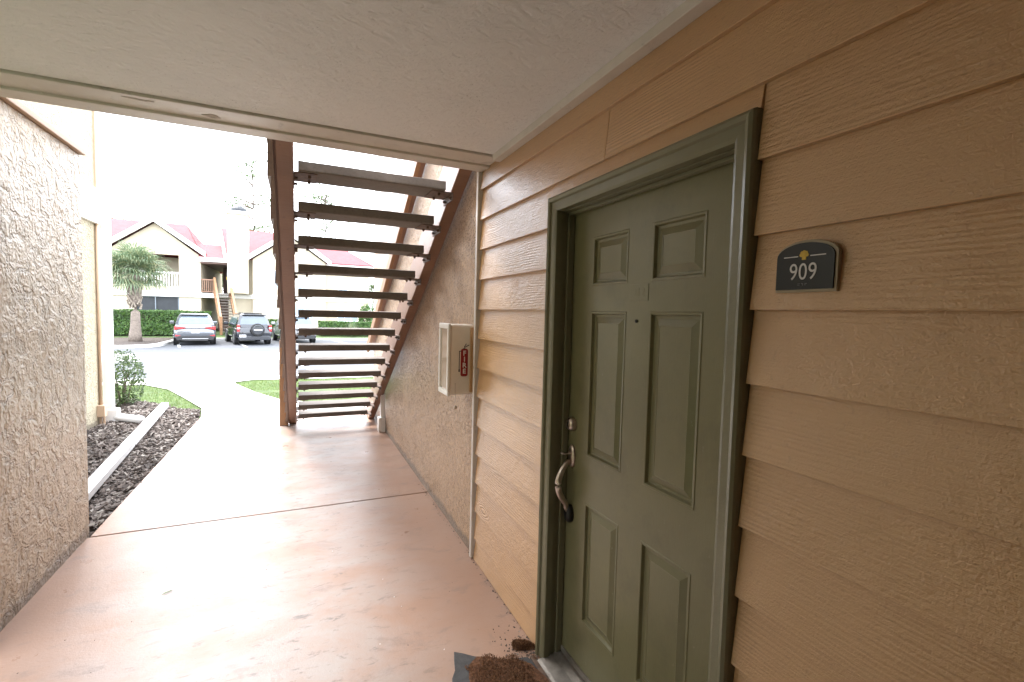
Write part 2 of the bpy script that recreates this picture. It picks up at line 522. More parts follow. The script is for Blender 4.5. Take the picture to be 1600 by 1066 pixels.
struct(strip(-60, 60, 19.2, 23.6, .014, ys=[19.2, 23.6]).build('drive_lane', 'lane'))
# stall lines
for x in (-8.6, -5.85, -3.1, -.35, 2.4, 5.15):
    mb = MB(); xs = x
    mb.quad((xs + .95, 13.6, gz(13.6) + .020), (xs + 1.07, 13.6, gz(13.6) + .020), (xs + .12, 18.7, gz(18.7) + .020), (xs, 18.7, gz(18.7) + .020))
    struct(mb.build('stall_line', 'paint_line'))
for x in (-8.95, -6.15, -3.35, -.55, 2.25, 5.05):
    mb = MB(); mb.quad((x + .9, 27.0, gz(27.0) + .020), (x + 1.02, 27.0, gz(27.0) + .020), (x - .18, 32.6, gz(32.6) + .020), (x - .3, 32.6, gz(32.6) + .020))
    struct(mb.build('stall_line', 'paint_line'))
# kerbs
struct(MB().box(-60, 60, 13.02, 13.2, -.35, -.10).build('kerb', 'kerb', bevel=.02))
struct(MB().box(-60, 60, 33.0, 33.2, -.55, -.28).build('kerb', 'kerb', bevel=.02))
# palm island
isl = MB()
pts = [(-30, 26.6), (-7.2, 26.6), (-6.35, 27.0), (-6.1, 28.0), (-6.1, 33.0), (-30, 33.0)]
isl.prism(pts, -.5, -.27, 'Z')
struct(isl.build('kerb_island', 'kerb', bevel=.02))
pin = [(-30, 26.85), (-7.3, 26.85), (-6.6, 27.2), (-6.35, 28.1), (-6.35, 33.0), (-30, 33.0)]
struct(MB().prism(pin, -.5, -.262, 'Z').build('planting_bed', 'soil'))

# concrete walk from slab to kerb
walk = [(-1.285, 7.72), (-1.30, 8.1), (-1.40, 8.75), (-1.83, 9.9), (-2.35, 11.2), (-2.9, 12.0), (-3.9, 12.25), (-60, 12.3), (-60, 13.0), (60, 13.0), (60, 12.3),
        (0.6, 12.2), (-.95, 12.35), (-1.28, 12.05), (-1.28, 11.8), (-.78, 10.35), (-.30, 9.3), (.35, 8.7), (1.2, 8.4), (1.2, 7.72)]
wm = MB()
def wz(y): return gz(y) + .02 if y > 9 else gz(y) + .03
bmw = bmesh.new()
fv = [bmw.verts.new((x, y, 0)) for x, y in walk]
bmw.faces.new(fv)
bmesh.ops.triangulate(bmw, faces=bmw.faces[:])
me = bpy.data.meshes.new('walk')
for v in bmw.verts: v.co.z = wz(v.co.y)
bmw.to_mesh(me); bmw.free()
me.materials.append(M['concrete'])
wo_ = bpy.data.objects.new('concrete_path', me); COL.objects.link(wo_); struct(wo_)

# ------------------------------------------------------------------ floor slabs
fl = thing('floor', 'terracotta painted concrete breezeway floor in two slabs', 'floor'); fl['kind'] = 'structure'
del fl['category']
def slab(y0, y1, x0, x1, name='floor_slab'):
    mb = MB(); mb.box(x0, x1, y0, y1, -.12, 0)
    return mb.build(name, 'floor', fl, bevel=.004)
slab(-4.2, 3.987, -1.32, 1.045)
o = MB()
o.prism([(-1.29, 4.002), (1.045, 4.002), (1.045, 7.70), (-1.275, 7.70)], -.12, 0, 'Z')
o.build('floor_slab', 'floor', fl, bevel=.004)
MB().box(-1.3, 1.04, 3.985, 4.009, -.1, -.022).build('joint_filler', 'soil', fl)

# ------------------------------------------------------------------ ceiling and its edge boards
struct(MB().box(-1.6, 1.3, -4.2, 2.50, 2.462, 2.66).build('ceiling', 'ceiling'))
eb = thing('ceiling_edge_beam', 'off white stepped beam boards along the outer edge of the ceiling', 'beam', (0, 2.6, 2.44))
def wp(mb, *a, par=None, **k):
    o = mb.build(*a, **k); o.parent = par; o.matrix_parent_inverse = Matrix.Translation(par.location).inverted(); return o
wp(MB().box(-1.6, 1.03, 2.508, 2.655, 2.450, 2.66), 'edge_board', 'trim', par=eb, bevel=.003)
wp(MB().box(-1.6, 1.03, 2.655, 2.70, 2.438, 2.66), 'edge_strip', 'trim', par=eb, bevel=.003)
wp(MB().box(-1.6, 1.03, 2.70, 2.78, 2.443, 2.80), 'fascia_board', 'trim', par=eb, bevel=.004)
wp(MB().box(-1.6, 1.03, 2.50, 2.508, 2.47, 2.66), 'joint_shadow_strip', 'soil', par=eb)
for (cx_, cy_, rx_, ry_, sd_) in ((-.62, 2.545, .05, .010, 3), (-.36, 2.60, .035, .018, 5)):
    pp_ = [(cx_ + rx_ * (1 + .3 * math.sin(sd_ + 3.1 * a)) * math.cos(a), cy_ + ry_ * (1 + .35 * math.sin(sd_ * 2 + 2.3 * a)) * math.sin(a)) for a in [i * math.pi / 9 for i in range(18)]]
    wp(MB().prism(pp_, 2.4482, 2.4498, 'Z'), 'peeled_patch', 'plaster_patch', par=eb)
tag(MB().box(.984, 1.031, -4.2, 2.498, 2.425, 2.462).build('ceiling_trim', 'trim', bevel=.003), 'off white trim strip between the ceiling and the tan siding', 'trim')
# upper landing floor above
struct(MB().box(-1.6, 1.3, -4.2, 2.70, 2.662, 2.80).build('upper_floor', 'concrete'))

# ------------------------------------------------------------------ siding wall (right)
sw = thing('siding_wall', 'tan painted lap siding wall around the green door', 'wall', (1.05, 0, 0))
def board(z0, z1, y0, y1):
    mb = MB()
    fr_b, fr_t, bk = 1.0195, 1.0375, 1.046
    pts = [(fr_b, z0), (bk, z0), (bk, z1 + .006), (fr_t, z1 + .006)]
    if z1 > 2.45: pts = [(fr_b, z0), (bk, z0), (bk, z1), (fr_t - .003, z1)]
    n = max(1, int((y1 - y0) / .25))
    # tiny waviness along the lower edge, as in real planks
    ys = [y0 + (y1 - y0) * i / n for i in range(n + 1)]
    rings = []
    for y in ys:
        dz = .0018 * noise.noise(Vector((y * 2.3, z0 * 9, 0)))
        dx = .0015 * noise.noise(Vector((y * 1.7, z0 * 5, 4)))
        rings.append([Vector((pts[0][0] + dx, y, pts[0][1] + dz)), Vector((pts[1][0], y, pts[1][1] + dz)), Vector((pts[2][0], y, pts[2][1])), Vector((pts[3][0], y, pts[3][1]))])
    mb.loft(rings)
    return wp(mb, 'siding_board', 'siding', par=sw, bevel=.0018)
laps = [-.047] + [1.6 + .183 * k for k in range(-8, 5)] + [2.46]
for z0, z1 in zip(laps, laps[1:]):
    z0 = max(z0, .004)
    if z1 < 2.08:
        board(z0, z1, 1.868, 2.775); board(z0, z1, -2.2, .8275)
        board(z0, z1, -4.2, -2.206)
    elif z0 < 2.1:
        # notched boards over the door head: one piece each side and the strip above the casing
        board(z0, z1, 1.868, 2.775); board(z0, z1, -4.2, .8275)
        mb = MB(); mb.prism([(1.0235, 2.0925), (1.046, 2.0925), (1.046, z1 + .006), (1.0345, z1 + .006)], .8280, 1.8675)
        wp(mb, 'siding_board', 'siding', par=sw)
    elif z0 < 2.2:
        board(z0, z1, 1.4725, 2.775); board(z0, z1, -4.2, 1.4705)
    else:
        board(z0, z1, -4.2, 2.775)
core = MB()
core.box(1.0465, 1.25, -4.2, .89, 0, 2.66).box(1.0465, 1.25, 1.83, 2.80, 0, 2.66).box(1.0465, 1.25, .89, 1.83, 2.06, 2.66)
wp(core, 'wall_core', 'brown', par=sw)
tag(MB().box(1.006, 1.045, 2.782, 2.812, 0.004, 2.448).build('corner_trim', 'trim', bevel=.003), 'narrow white vertical trim between tan siding and stucco wall', 'trim')

# ------------------------------------------------------------------ stucco wall (right, by the stairs) : two storeys
tag(MB().box(1.032, 1.35, 2.8125, 7.35, -.3, 5.6).build('stucco_wall', 'stucco_right'), 'tan pebbled stucco wall carrying the fire extinguisher box beside the stairs', 'wall')
# ------------------------------------------------------------------ left wing wall
LW0 = 2.72  # unseen gap behind this edge is added to let fill light in
wingw = thing('wing_wall', 'rough trowelled beige stucco wall at the left with a thin brown cap', 'wall', (-1.4, 3, 0))
wp(MB().box(-1.52, -1.30, LW0, 4.03, -.3, 2.545), 'stucco_body', 'stucco_left', par=wingw, bevel=.006)
wp(MB().box(-1.52, -1.30, -4.2, .7, -.3, 2.461), 'stucco_body', 'stucco_left', par=wingw, bevel=.006)
wp(MB().box(-1.56, -1.275, 2.79, 4.05, 2.547, 2.585), 'wall_cap', 'conduit', par=wingw, bevel=.004)
# far end of the breezeway, behind the viewer
tag(MB().box(-1.6, 1.3, -4.45, -4.2, -.1, 2.66).build('end_wall', 'stucco_left'), 'beige stucco wall closing the breezeway behind the viewer', 'wall')
# ------------------------------------------------------------------ left building
lb = thing('left_building', 'cream stucco building corner with white band behind the rough left wall', 'building', (-5, 5, 0))
wp(MB().box(-9, -2.38, 2.8, 7.86, -.4, 2.60), 'lower_wall', 'stucco_out', par=lb)
wp(MB().box(-9.04, -2.335, 2.8, 7.90, 2.603, 3.04), 'white_band', 'house_white', par=lb, bevel=.004)
wp(MB().box(-9, -2.38, 2.8, 7.86, 3.043, 6.3), 'upper_wall', 'stucco_out', par=lb)
wp(MB().box(-2.385, -2.362, 7.80, 7.875, 3.045, 6.3), 'corner_board', 'conduit', par=lb)
tag(MB().box(-14, -7, -9, 2.6, -.4, 5.2).build('fill_light_block', 'stucco_out'), 'cream stucco block across the side yard, added out of view to shape fill light', 'building')  # unseen building added so its lit wall softens the side light
cd = thing('conduit', 'thin tan conduit pipe running down the cream wall into a small box', 'conduit', (-2.36, 7.80, .2))
wp(MB().tube([(-2.36, 7.78, .26), (-2.36, 7.78, 2.6)], .018, 10), 'pipe', 'conduit', par=cd, smooth=True)
wp(MB().box(-2.385, -2.30, 7.70, 7.80, .11, .26), 'junction_box', 'conduit', par=cd, bevel=.006)
wp(MB().tube([(-2.36, 7.76, -.05), (-2.36, 7.76, .11)], .014, 8).tube([(-2.325, 7.76, -.05), (-2.325, 7.76, .11)], .014, 8), 'lower_pipe', 'conduit', par=cd)
ds = thing('downspout', 'white rectangular downspout on the cream building corner with elbow at its foot', 'downspout', (-2.33, 7.95, 0))
mb = MB()
def rectpipe(mb, path, a, b):
    # rectangular pipe along a path: a = half width across (x), b = half depth
    path = [Vector(p) for p in path]; rings = []
    for i, p in enumerate(path):
        d = (path[min(i + 1, len(path) - 1)] - path[max(i - 1, 0)]).normalized()
        s_ = d.cross(Vector((0, 1, 0)) if abs(d.y) < .8 else Vector((0, 0, 1))).normalized()
        t_ = d.cross(s_).normalized()
        rings.append([p + s_ * a + t_ * b, p - s_ * a + t_ * b, p - s_ * a - t_ * b, p + s_ * a - t_ * b])
    mb.loft(rings); return mb
rectpipe(mb, [(-2.33, 7.965, .16), (-2.33, 7.965, 2.55), (-2.33, 7.965, 2.8), (-2.42, 7.965, 3.05), (-2.43, 7.965, 3.3), (-2.43, 7.965, 6.2)], .053, .042)
wp(mb, 'pipe', 'down', par=ds, bevel=.006)
mb = MB().box(-2.385, -2.22, 7.90, 8.02, -.02, .17)
wp(mb, 'pipe_shoe', 'down', par=ds, bevel=.012)
wp(MB().tube([(-2.26, 7.95, .06), (-2.15, 7.90, .045), (-1.93, 7.76, .035)], .052, 14), 'elbow_pipe', 'down', par=ds, smooth=True)
ex = MB(); rectpipe(ex, [(-1.535, 4.2, .035), (-1.60, 5.0, .035), (-1.75, 6.9, .035), (-1.905, 8.86, .03)], .05, .036)
tag(ex.build('downspout_extension', 'down', bevel=.008), 'long white rectangular downspout extension lying across the mulch bed', 'pipe')
# white pipe foot at the right wall by the stairs
rf = thing('pipe_foot', 'short white pipe with square foot at the stucco wall behind the stair stringer', 'pipe', (.98, 6.3, 0))
wp(MB().box(.945, 1.03, 6.20, 6.33, .002, .19), 'foot', 'plastic_rim', par=rf, bevel=.006)
wp(MB().box(.975, 1.03, 6.24, 6.31, .19, .5), 'pipe', 'plastic_rim', par=rf, bevel=.005)

# ------------------------------------------------------------------ mulch bed
struct(MB().prism([(-2.5, 4.0), (-1.292, 4.0), (-1.292, 7.8), (-1.42, 8.75), (-1.85, 8.95), (-2.25, 9.5), (-3.2, 9.9), (-3.2, 7.9), (-2.5, 7.8)], -.3, -.045, 'Z').build('mulch_bed', 'soil'))
mb = MB(); rnd = random.Random(3)
def inbed(x, y):
    if y < 7.86: return -2.40 < x < -1.30
    if y < 8.6: return -3.0 < x < -1.33 - (y - 7.9) * .12
    return -3.0 < x < -1.55 - (y - 8.6) * .9 and y < 9.7
n = 0
while n < 8500:
    x, y = rnd.uniform(-3, -1.29), rnd.uniform(4.02, 9.7)
    if not inbed(x, y): continue
    n += 1
    L, w_, h_ = rnd.uniform(.015, .055), rnd.uniform(.006, .016), rnd.uniform(.002, .006)
    hz = -.04 + .028 * noise.noise(Vector((x * 3, y * 3, 0))) + rnd.uniform(0, .016) + .035 * max(0, (-1.5 - x))
    mt = Matrix.Translation((x, y, hz)) @ Matrix.Rotation(rnd.uniform(0, 6.28), 4, 'Z') @ Matrix.Rotation(rnd.gauss(0, .35), 4, 'Y') @ Matrix.Rotation(rnd.gauss(0, .4), 4, 'X')
    mb.box(-L, L, -w_, w_, -h_, h_, mt)
tag(mb.raw('mulch', 'mulch'), 'dark brown wood chip mulch filling the bed', kind='stuff')

# ------------------------------------------------------------------ staircase
st = thing('open_staircase', 'brown open staircase with grey concrete treads seen from below', 'staircase', (.45, 7.0, 0))
SL = .598
YB = 7.05
def sidep(y0, y1, lo, hi):
    # parallelogram in (y,z): from foot y0 up to y1; lo / hi = offsets above the under line
    z = lambda y: SL * (YB - y)
    return [(y0, max(0, z(y0) + lo)), (y1, z(y1) + lo), (y1, z(y1) + hi), (y0, z(y0) + hi)]
def stringer(x0, x1):
    pts = [(YB + .02, 0.002), (YB - .0, .002), (2.79, SL * (YB - 2.79)), (2.79, SL * (YB - 2.79) + .34), (YB - .05, .36), (YB + .22, .20), (YB + .22, .002)]
    return wp(MB().prism(pts, x0, x1, 'X'), 'stringer', 'brown', par=st, bevel=.004)
stringer(-.118, -.028); stringer(.922, 1.008)
N = 14
tprof = None
for k in range(N):
    ya = 3.00 + .2835 * k
    zt = 2.424 - .1705 * k
    mb = MB(); rr = random.Random(k)
    nx = 12; x0, x1 = -.004, .866
    rings = []
    for i in range(nx + 1):
        x = x0 + (x1 - x0) * i / nx
        c1 = .010 * max(0, noise.noise(Vector((x * 7, k * 3.1, 0)))) + .002 * rr.random()
        c2 = .012 * max(0, noise.noise(Vector((x * 6, k * 5.7, 3)))) + .002 * rr.random()
        rings.append([Vector((x, ya + c1, zt - .003)), Vector((x, ya, zt - .056)), Vector((x, ya + .006, zt - .062)), Vector((x, ya + .255 - c2, zt - .062 + c2 * .4)), Vector((x, ya + .262, zt - .02)), Vector((x, ya + .258, zt))])
    mb.loft(rings)
    tr = wp(mb, 'tread', 'tread', par=st, bevel=.004)
    # steel angle brackets with bolts at both ends
    for (xa, xb, s_) in ((-.027, .10, 1), (.78, .921, -1)):
        b = MB()
        b.box(xa, xb, ya + .02, ya + .235, zt - .068, zt - .0635)
        xs = (xa, xa + .005) if s_ == 1 else (xb - .005, xb)
        b.box(xs[0], xs[1], ya + .02, ya + .235, zt - .112, zt - .069)
        for yy in (ya + .06, ya + .19):
            xm = xa + .085 if s_ == 1 else xb - .085
            b.tube([(xm, yy, zt - .069), (xm, yy, zt - .085)], .008, 6)
            xm2 = xs[1] if s_ == 1 else xs[0]
            b.tube([(xm2, yy, zt - .093), (xm2 + s_ * .016, yy, zt - .093)], .009, 6)
        br = b.build('tread_bracket', 'rust'); br.parent = tr
# left guard wall clad in lap boards, its lower edge follows the stringer
zl = lambda y: SL * (YB - y)
k = 0
for i in range(22):
    zb = .06 + .19 * i
    zt = zb + .19
    # board spans where it is above the under line and below the guard top
    ylo_b = YB - zb / SL; ylo_t = YB - zt / SL        # where the under line crosses this board
    yhi_b = YB - (zb - 1.26) / SL; yhi_t = YB - (zt - 1.26) / SL
    a0, a1 = ylo_b, ylo_t
    b0, b1 = min(yhi_b, YB - .02), min(yhi_t, YB - .02)
    a0 = min(a0 - .02, YB - .03); a1 = min(a1 - .02, YB - .03)
    if max(b0, b1) < 2.80: break
    a0 = max(a0, 2.80); a1 = max(a1, 2.80); b0 = max(b0, 2.81); b1 = max(b1, 2.81)
    ob, ot = -.167, -.146
    vs = [(ob, a0, zb), (ob, b0, zb), (-.128, b0, zb), (-.128, a0, zb), (ot, a1, zt + .004), (ot, b1, zt + .004), (-.128, b1, zt + .004), (-.128, a1, zt + .004)]
    mb = MB().add(vs, [(0, 1, 2, 3), (4, 7, 6, 5), (0, 4, 5, 1), (1, 5, 6, 2), (2, 6, 7, 3), (3, 7, 4, 0)])
    wp(mb, 'siding_board', 'guard', par=st)
# inner face of the guard
wp(MB().prism([(YB - .02, .02), (2.80, zl(2.80) + .02), (2.80, zl(2.80) + 1.24), (YB - .02, 1.24)], -.1275, -.1185, 'X'), 'guard_panel', 'brown', par=st)
wp(MB().prism([(YB + .1, 1.16), (2.80, zl(2.80) + 1.22), (2.80, zl(2.80) + 1.27), (YB + .1, 1.21)], -.20, -.085, 'X'), 'guard_cap', 'brown', par=st, bevel=.004)
wp(MB().box(-.235, -.1285, 6.97, 7.08, .002, 1.15), 'newel_post', 'brown_light', par=st, bevel=.005)
# right guard rail mounted above the stringer
rz0, rz1 = 1.18, 1.33
wp(MB().prism([(7.45, rz0 + SL * (YB - 7.45)), (2.85, rz0 + zl(2.85)), (2.85, rz1 + zl(2.85)), (7.45, rz1 + SL * (YB - 7.45))], .945, .985, 'X'), 'handrail', 'brown_light', par=st, bevel=.004)
wp(MB().prism([(7.40, rz0 + .02 + SL * (YB - 7.40)), (2.85, rz0 + .02 + zl(2.85)), (2.85, rz1 + .02 + zl(2.85)), (7.40, rz1 + .02 + SL * (YB - 7.40))], .985, 1.030, 'X'), 'rail_backing', 'brown', par=st, bevel=.004)

# ------------------------------------------------------------------ fire extinguisher cabinet
fx = thing('extinguisher_cabinet', 'cream plastic fire extinguisher box with red FIRE label on the stucco wall', 'cabinet', (1.03, 2.95, 1.05))
X0, X1, Y0, Y1, Z0, Z1 = .872, 1.031, 2.865, 3.07, 1.052, 1.502
wp(MB().box(X0, X1, Y0, Y1, Z0, Z1), 'case', 'plastic_white', par=fx, bevel=.012)
fr = MB()
t_ = .028
fr.box(X0 - .017, X0 + .002, Y0 - .006, Y1 + .006, Z1 - t_, Z1 + .006).box(X0 - .017, X0 + .002, Y0 - .006, Y1 + .006, Z0 - .006, Z0 + t_)
fr.box(X0 - .017, X0 + .002, Y0 - .006, Y0 + t_ * .8, Z0 + t_, Z1 - t_).box(X0 - .017, X0 + .002, Y1 - t_ * .8, Y1 + .006, Z0 + t_, Z1 - t_)
wp(fr, 'front_frame', 'plastic_rim', par=fx, bevel=.006)
wp(MB().box(X0 - .006, X0 - .001, Y0 + .022, Y1 - .022, Z0 + t_, Z1 - t_), 'cover_pane', 'cab_glass', par=fx)
wp(MB().box(1.0, 1.0315, 2.845, 2.864, 1.07, 1.485), 'mounting_board', 'siding', par=fx, bevel=.002)
wp(MB().tube([(X0 + .035, Y0 - .004, 1.13), (X0 + .038, Y0 - .004, .985)], .0018, 6), 'pull_cord', 'metal', par=fx)
cb = MB()
for q in range(7):
    a = math.pi * q / 6
    pass
import math as _m
ball = [(X0 + .038, Y0 - .004, .985 - .012 * (1 - _m.cos(_m.pi * i / 6))) for i in range(7)]
cb.tube(ball, [max(.0012, .012 * _m.sin(_m.pi * i / 6)) for i in range(7)], 10)
wp(cb, 'pull_ball', 'metal', par=fx, smooth=True)
# label on the face turned to the viewer (normal -Y)
yl = Y0 - .0012
lab = MB()
rx0, rx1, rz_0, rz_1 = .942, .990, 1.170, 1.348
def rrect(x0, x1, z0, z1, r, n=5):
    p = []
    for cx, cz, a0 in ((x1 - r, z1 - r, 0), (x0 + r, z1 - r, 90), (x0 + r, z0 + r, 180), (x1 - r, z0 + r, 270)):
        for i in range(n + 1):
            a = math.radians(a0 + 90 * i / n); p.append((cx + r * math.cos(a), cz + r * math.sin(a)))
    return p
wp(MB().prism(rrect(rx0, rx1, rz_0, rz_1, .014), yl, yl + .0012, 'Y'), 'label_cylinder', 'red', par=fx)
blk = MB()
blk.box(.930, .935, yl, yl + .001, 1.215, 1.33).box(.930, .955, yl, yl + .001, 1.33, 1.335).box(.928, .937, yl, yl + .001, 1.20, 1.217)
blk.box(.958, .972, yl, yl + .001, 1.345, 1.352)
mt = Matrix.Translation((.968, 0, 1.357)) @ Matrix.Rotation(-.45, 4, 'Y')
blk.box(-.004, .032, yl, yl + .001, -.002, .003, mt)
mt = Matrix.Translation((.966, 0, 1.362)) @ Matrix.Rotation(-1.0, 4, 'Y')
blk.box(-.004, .022, yl, yl + .001, -.002, .002, mt)
wp(blk, 'label_hose', 'black_print', par=fx)
for i, ch in enumerate('FIRE'):
    mt = Matrix.Translation((.9665, yl - .0006, 1.318 - .0385 * i)) @ Matrix.Rotation(math.pi / 2, 4, 'X')
    to = text_obj(ch, .043, 'white_print', fx, mt, 'label_letter', .0003, 1.0, .0012)
    to.matrix_parent_inverse = Matrix.Translation(fx.location).inverted()

# ------------------------------------------------------------------ number plaque
pq = thing('number_plaque', 'black arched 909 door number plaque on the tan siding', 'sign', (1.01, .70, 1.65))
ya, yb, za, zb, zc = .624, .753, 1.646, 1.718, 1.748
def arch(y0, y1, z0, zs, zt, n=16):
    p = [(y0, z0), (y1, z0), (y1, zs)]
    cy = (y0 + y1) / 2
    for i in range(1, n):
        a = math.pi * i / n
        p.append((cy + (y1 - y0) / 2 * math.cos(a) * 1.0, zs + (zt - zs) * math.sin(a)))
    p.append((y0, zs)); return p
XP = 1.012
wp(MB().prism(arch(ya - .006, yb + .003, za - .006, zb + .004, zc + .006), XP + .003, XP + .014, 'X'), 'back_plate', 'sign_back', par=pq, bevel=.001)
wp(MB().prism(arch(ya, yb, za, zb, zc), XP - .001, XP + .0028, 'X'), 'face', 'sign_black', par=pq)
def onwall(y, z, x): # text facing -X: local x -> -Y, local y -> Z
    mm = Matrix(((0, 0, -1), (-1, 0, 0), (0, 1, 0))).to_4x4(); mm.translation = Vector((x, y, z)); return mm
cyq = (ya + yb) / 2
for q, dy in zip('909', (.0215, 0, -.0215)):
    o = text_obj(q, .052, 'sign_white', pq, onwall(cyq + dy + .001, 1.683, XP - .002), 'numeral', .0004, .80, -.0002)
    o.matrix_parent_inverse = Matrix.Translation(pq.location).inverted()
wp(MB().box(XP - .002, XP - .0012, cyq + .014, cyq + .047, 1.7175, 1.7195), 'line', 'sign_white', par=pq)
wp(MB().box(XP - .002, XP - .0012, cyq - .047, cyq - .014, 1.7175, 1.7195), 'line', 'sign_white', par=pq)
em = MB()
for j in range(5):
    a = math.pi * (j / 4)
    c = Vector((XP - .0016, cyq + .0062 * math.cos(a), 1.721 + .006 * math.sin(a)))
    em.tube([c, c + Vector((-.001, 0, 0))], .0042, 10)
em.tube([(XP - .0016, cyq, 1.7205), (XP - .0028, cyq, 1.7205)], .0052, 12)
em.box(XP - .0026, XP - .0012, cyq - .0045, cyq + .0045, 1.7105, 1.717)
wp(em, 'emblem', 'gold', par=pq)
bl = MB()
for (a, b) in ((0, 0), (0, 1), (1, 1), (3, 1), (4, 0), (4, 1), (6, 0), (6, 1), (7, 1), (1, 0)):
    c = Vector((XP - .0012, cyq + .010 - a * .0026, 1.6555 + b * .003))
    bl.tube([c, c + Vector((-.0012, 0, 0))], .0009, 6)
wp(bl, 'braille', 'grey_print', par=pq)

# ------------------------------------------------------------------ door
dr = thing('front_door', 'olive green six panel front door in its matching casing', 'door', (1.08, 1.36, 0))
J0, J1, JT = .885, 1.8125, 2.035    # clear opening
XS = 1.108                        # face of the slab
# casing with a moulded profile: flat, step, outer bead
def casing_part(horizontal, ys, zs, sgn):
    pass
prof = [(0, 1.046), (0, 1.016), (.010, 1.012), (.036, 1.010), (.041, 1.002), (.052, .998), (.061, 1.003), (.064, 1.012), (.064, 1.046)]   # (distance from the opening, x)
c = MB()
def sweep(corners):
    rings = []
    for (y, z, dy, dz) in corners:
        rings.append([Vector((x, y + dy * d, z + dz * d)) for d, x in prof])
    return rings
L = sweep([(J1 - .008, 0.004, 1, 0), (J1 - .008, JT - .008, 1, 1)])
Tt = sweep([(J1 - .008, JT - .008, 1, 1), (J0 + .008, JT - .008, -1, 1)])
Rr = sweep([(J0 + .008, JT - .008, -1, 1), (J0 + .008, 0.004, -1, 0)])
for rg in (L, Tt, Rr):
    mbx = MB(); mbx.loft(rg)
    wp(mbx, 'casing', 'casing', par=dr)
jm = MB()
jm.box(1.018, 1.16, J1 - .0005, J1 + .025, .0, JT + .0)      # latch side jamb
jm.box(1.018, 1.16, J0 - .025, J0 + .0005, .0, JT + .0)
wp(jm, 'jamb', 'casing', par=dr, bevel=.002)
hd = MB(); hd.box(1.018, 1.16, J0 - .025, J1 + .025, JT, JT + .02)
hd.box(1.052, 1.10, J0 + .001, J1 - .001, JT - .010, JT - .0005).box(1.078, 1.1025, J0 + .001, J1 - .001, JT - .022, JT - .0105)
wp(hd, 'head_jamb', 'casing', par=dr, bevel=.002)
sp = MB(); sp.box(1.075, 1.1045, J1 - .014, J1 - .001, .03, JT - .0225).box(1.085, 1.1045, J0 + .001, J0 + .014, .03, JT - .0225)
wp(sp, 'door_stop', 'casing', par=dr, bevel=.002)
# slab with six sunk openings: build from rails and stiles, raised panels in the openings
pl = [(1.422, 1.655), (1.056, 1.295)]
pz = [(1.700, 1.900), (.985, 1.597), (.262, .785)]
ys = [J0 + .0025, pl[1][0], pl[1][1], pl[0][0], pl[0][1], J1 - .0025]
zs = [.032] + [v for a in reversed(pz) for v in a] + [JT - .004]
g = MB()
for i in range(5):
    for j in range(7):
        if i in (1, 3) and j in (1, 3, 5): continue
        g.quad((XS, ys[i], zs[j]), (XS, ys[i + 1], zs[j]), (XS, ys[i + 1], zs[j + 1]), (XS, ys[i], zs[j + 1]))
g.box(XS + .0135, XS + .045, ys[0], ys[-1], zs[0], zs[-1])
g.quad((XS, ys[0], zs[0]), (XS, ys[0], zs[-1]), (XS + .045, ys[0], zs[-1]), (XS + .045, ys[0], zs[0]))
g.quad((XS, ys[-1], zs[0]), (XS, ys[-1], zs[-1]), (XS + .045, ys[-1], zs[-1]), (XS + .045, ys[-1], zs[0]))
wp(g, 'door_slab', 'door', par=dr)
for (y0, y1) in pl:
    for (z0, z1) in pz:
        q = MB()
        steps = [(0, 0), (.003, -.0022), (.010, -.0015), (.0145, .0105), (.024, .0115), (.049, .0020), (.0505, .0032)]
        rings = []
        for d, dx in steps:
            rings.append([Vector((XS + dx, y0 + d, z0 + d)), Vector((XS + dx, y1 - d, z0 + d)), Vector((XS + dx, y1 - d, z1 - d)), Vector((XS + dx, y0 + d, z1 - d))])
        q.loft(rings, cap=False)
        q.add(rings[-1], [(0, 1, 2, 3)])
        wp(q, 'door_panel', 'door', par=dr)
# small painted-over number plate and peephole
wp(MB().box(XS - .0018, XS - .0001, 1.305, 1.405, 1.634, 1.694), 'painted_plate', 'door', par=dr, bevel=.0008)
o = text_obj('212', .045, 'door', dr, onwall(1.355, 1.664, XS - .0022), 'painted_numeral', .0003); o.matrix_parent_inverse = Matrix.Translation(dr.location).inverted()
wp(MB().tube([(XS, 1.362, 1.562), (XS - .004, 1.362, 1.562)], .0062, 16).tube([(XS - .004, 1.362, 1.562), (XS - .0055, 1.362, 1.562)], .0030, 12), 'peephole', 'dark_metal', par=dr, smooth=False)
# threshold
wp(MB().prism([(.985, .004), (1.165, .004), (1.165, .030), (1.09, .030), (1.06, .022), (1.0, .014), (.985, .010)], J0 + .001, J1 - .001), 'threshold', 'alu', par=dr)
wp(MB().box(.965, .984, J0 - .03, J1 + .03, .002, .012), 'threshold_nosing', 'rust', par=dr)
wp(MB().box(XS - .008, XS - .0005, J0 + .004, J1 - .004, .034, .058), 'door_sweep', 'alu', par=dr)
# deadbolt
yd, zd = 1.765, 1.098
wp(MB().tube([(XS, yd, zd), (XS - .006, yd, zd), (XS - .018, yd, zd), (XS - .026, yd, zd), (XS - .028, yd, zd)], [.031, .031, .029, .022, .014], 24), 'deadbolt', 'metal', par=dr, smooth=True)
wp(MB().box(XS - .0295, XS - .0275, yd - .0015, yd + .0015, zd - .009, zd + .009), 'keyway', 'dark_metal', par=dr)
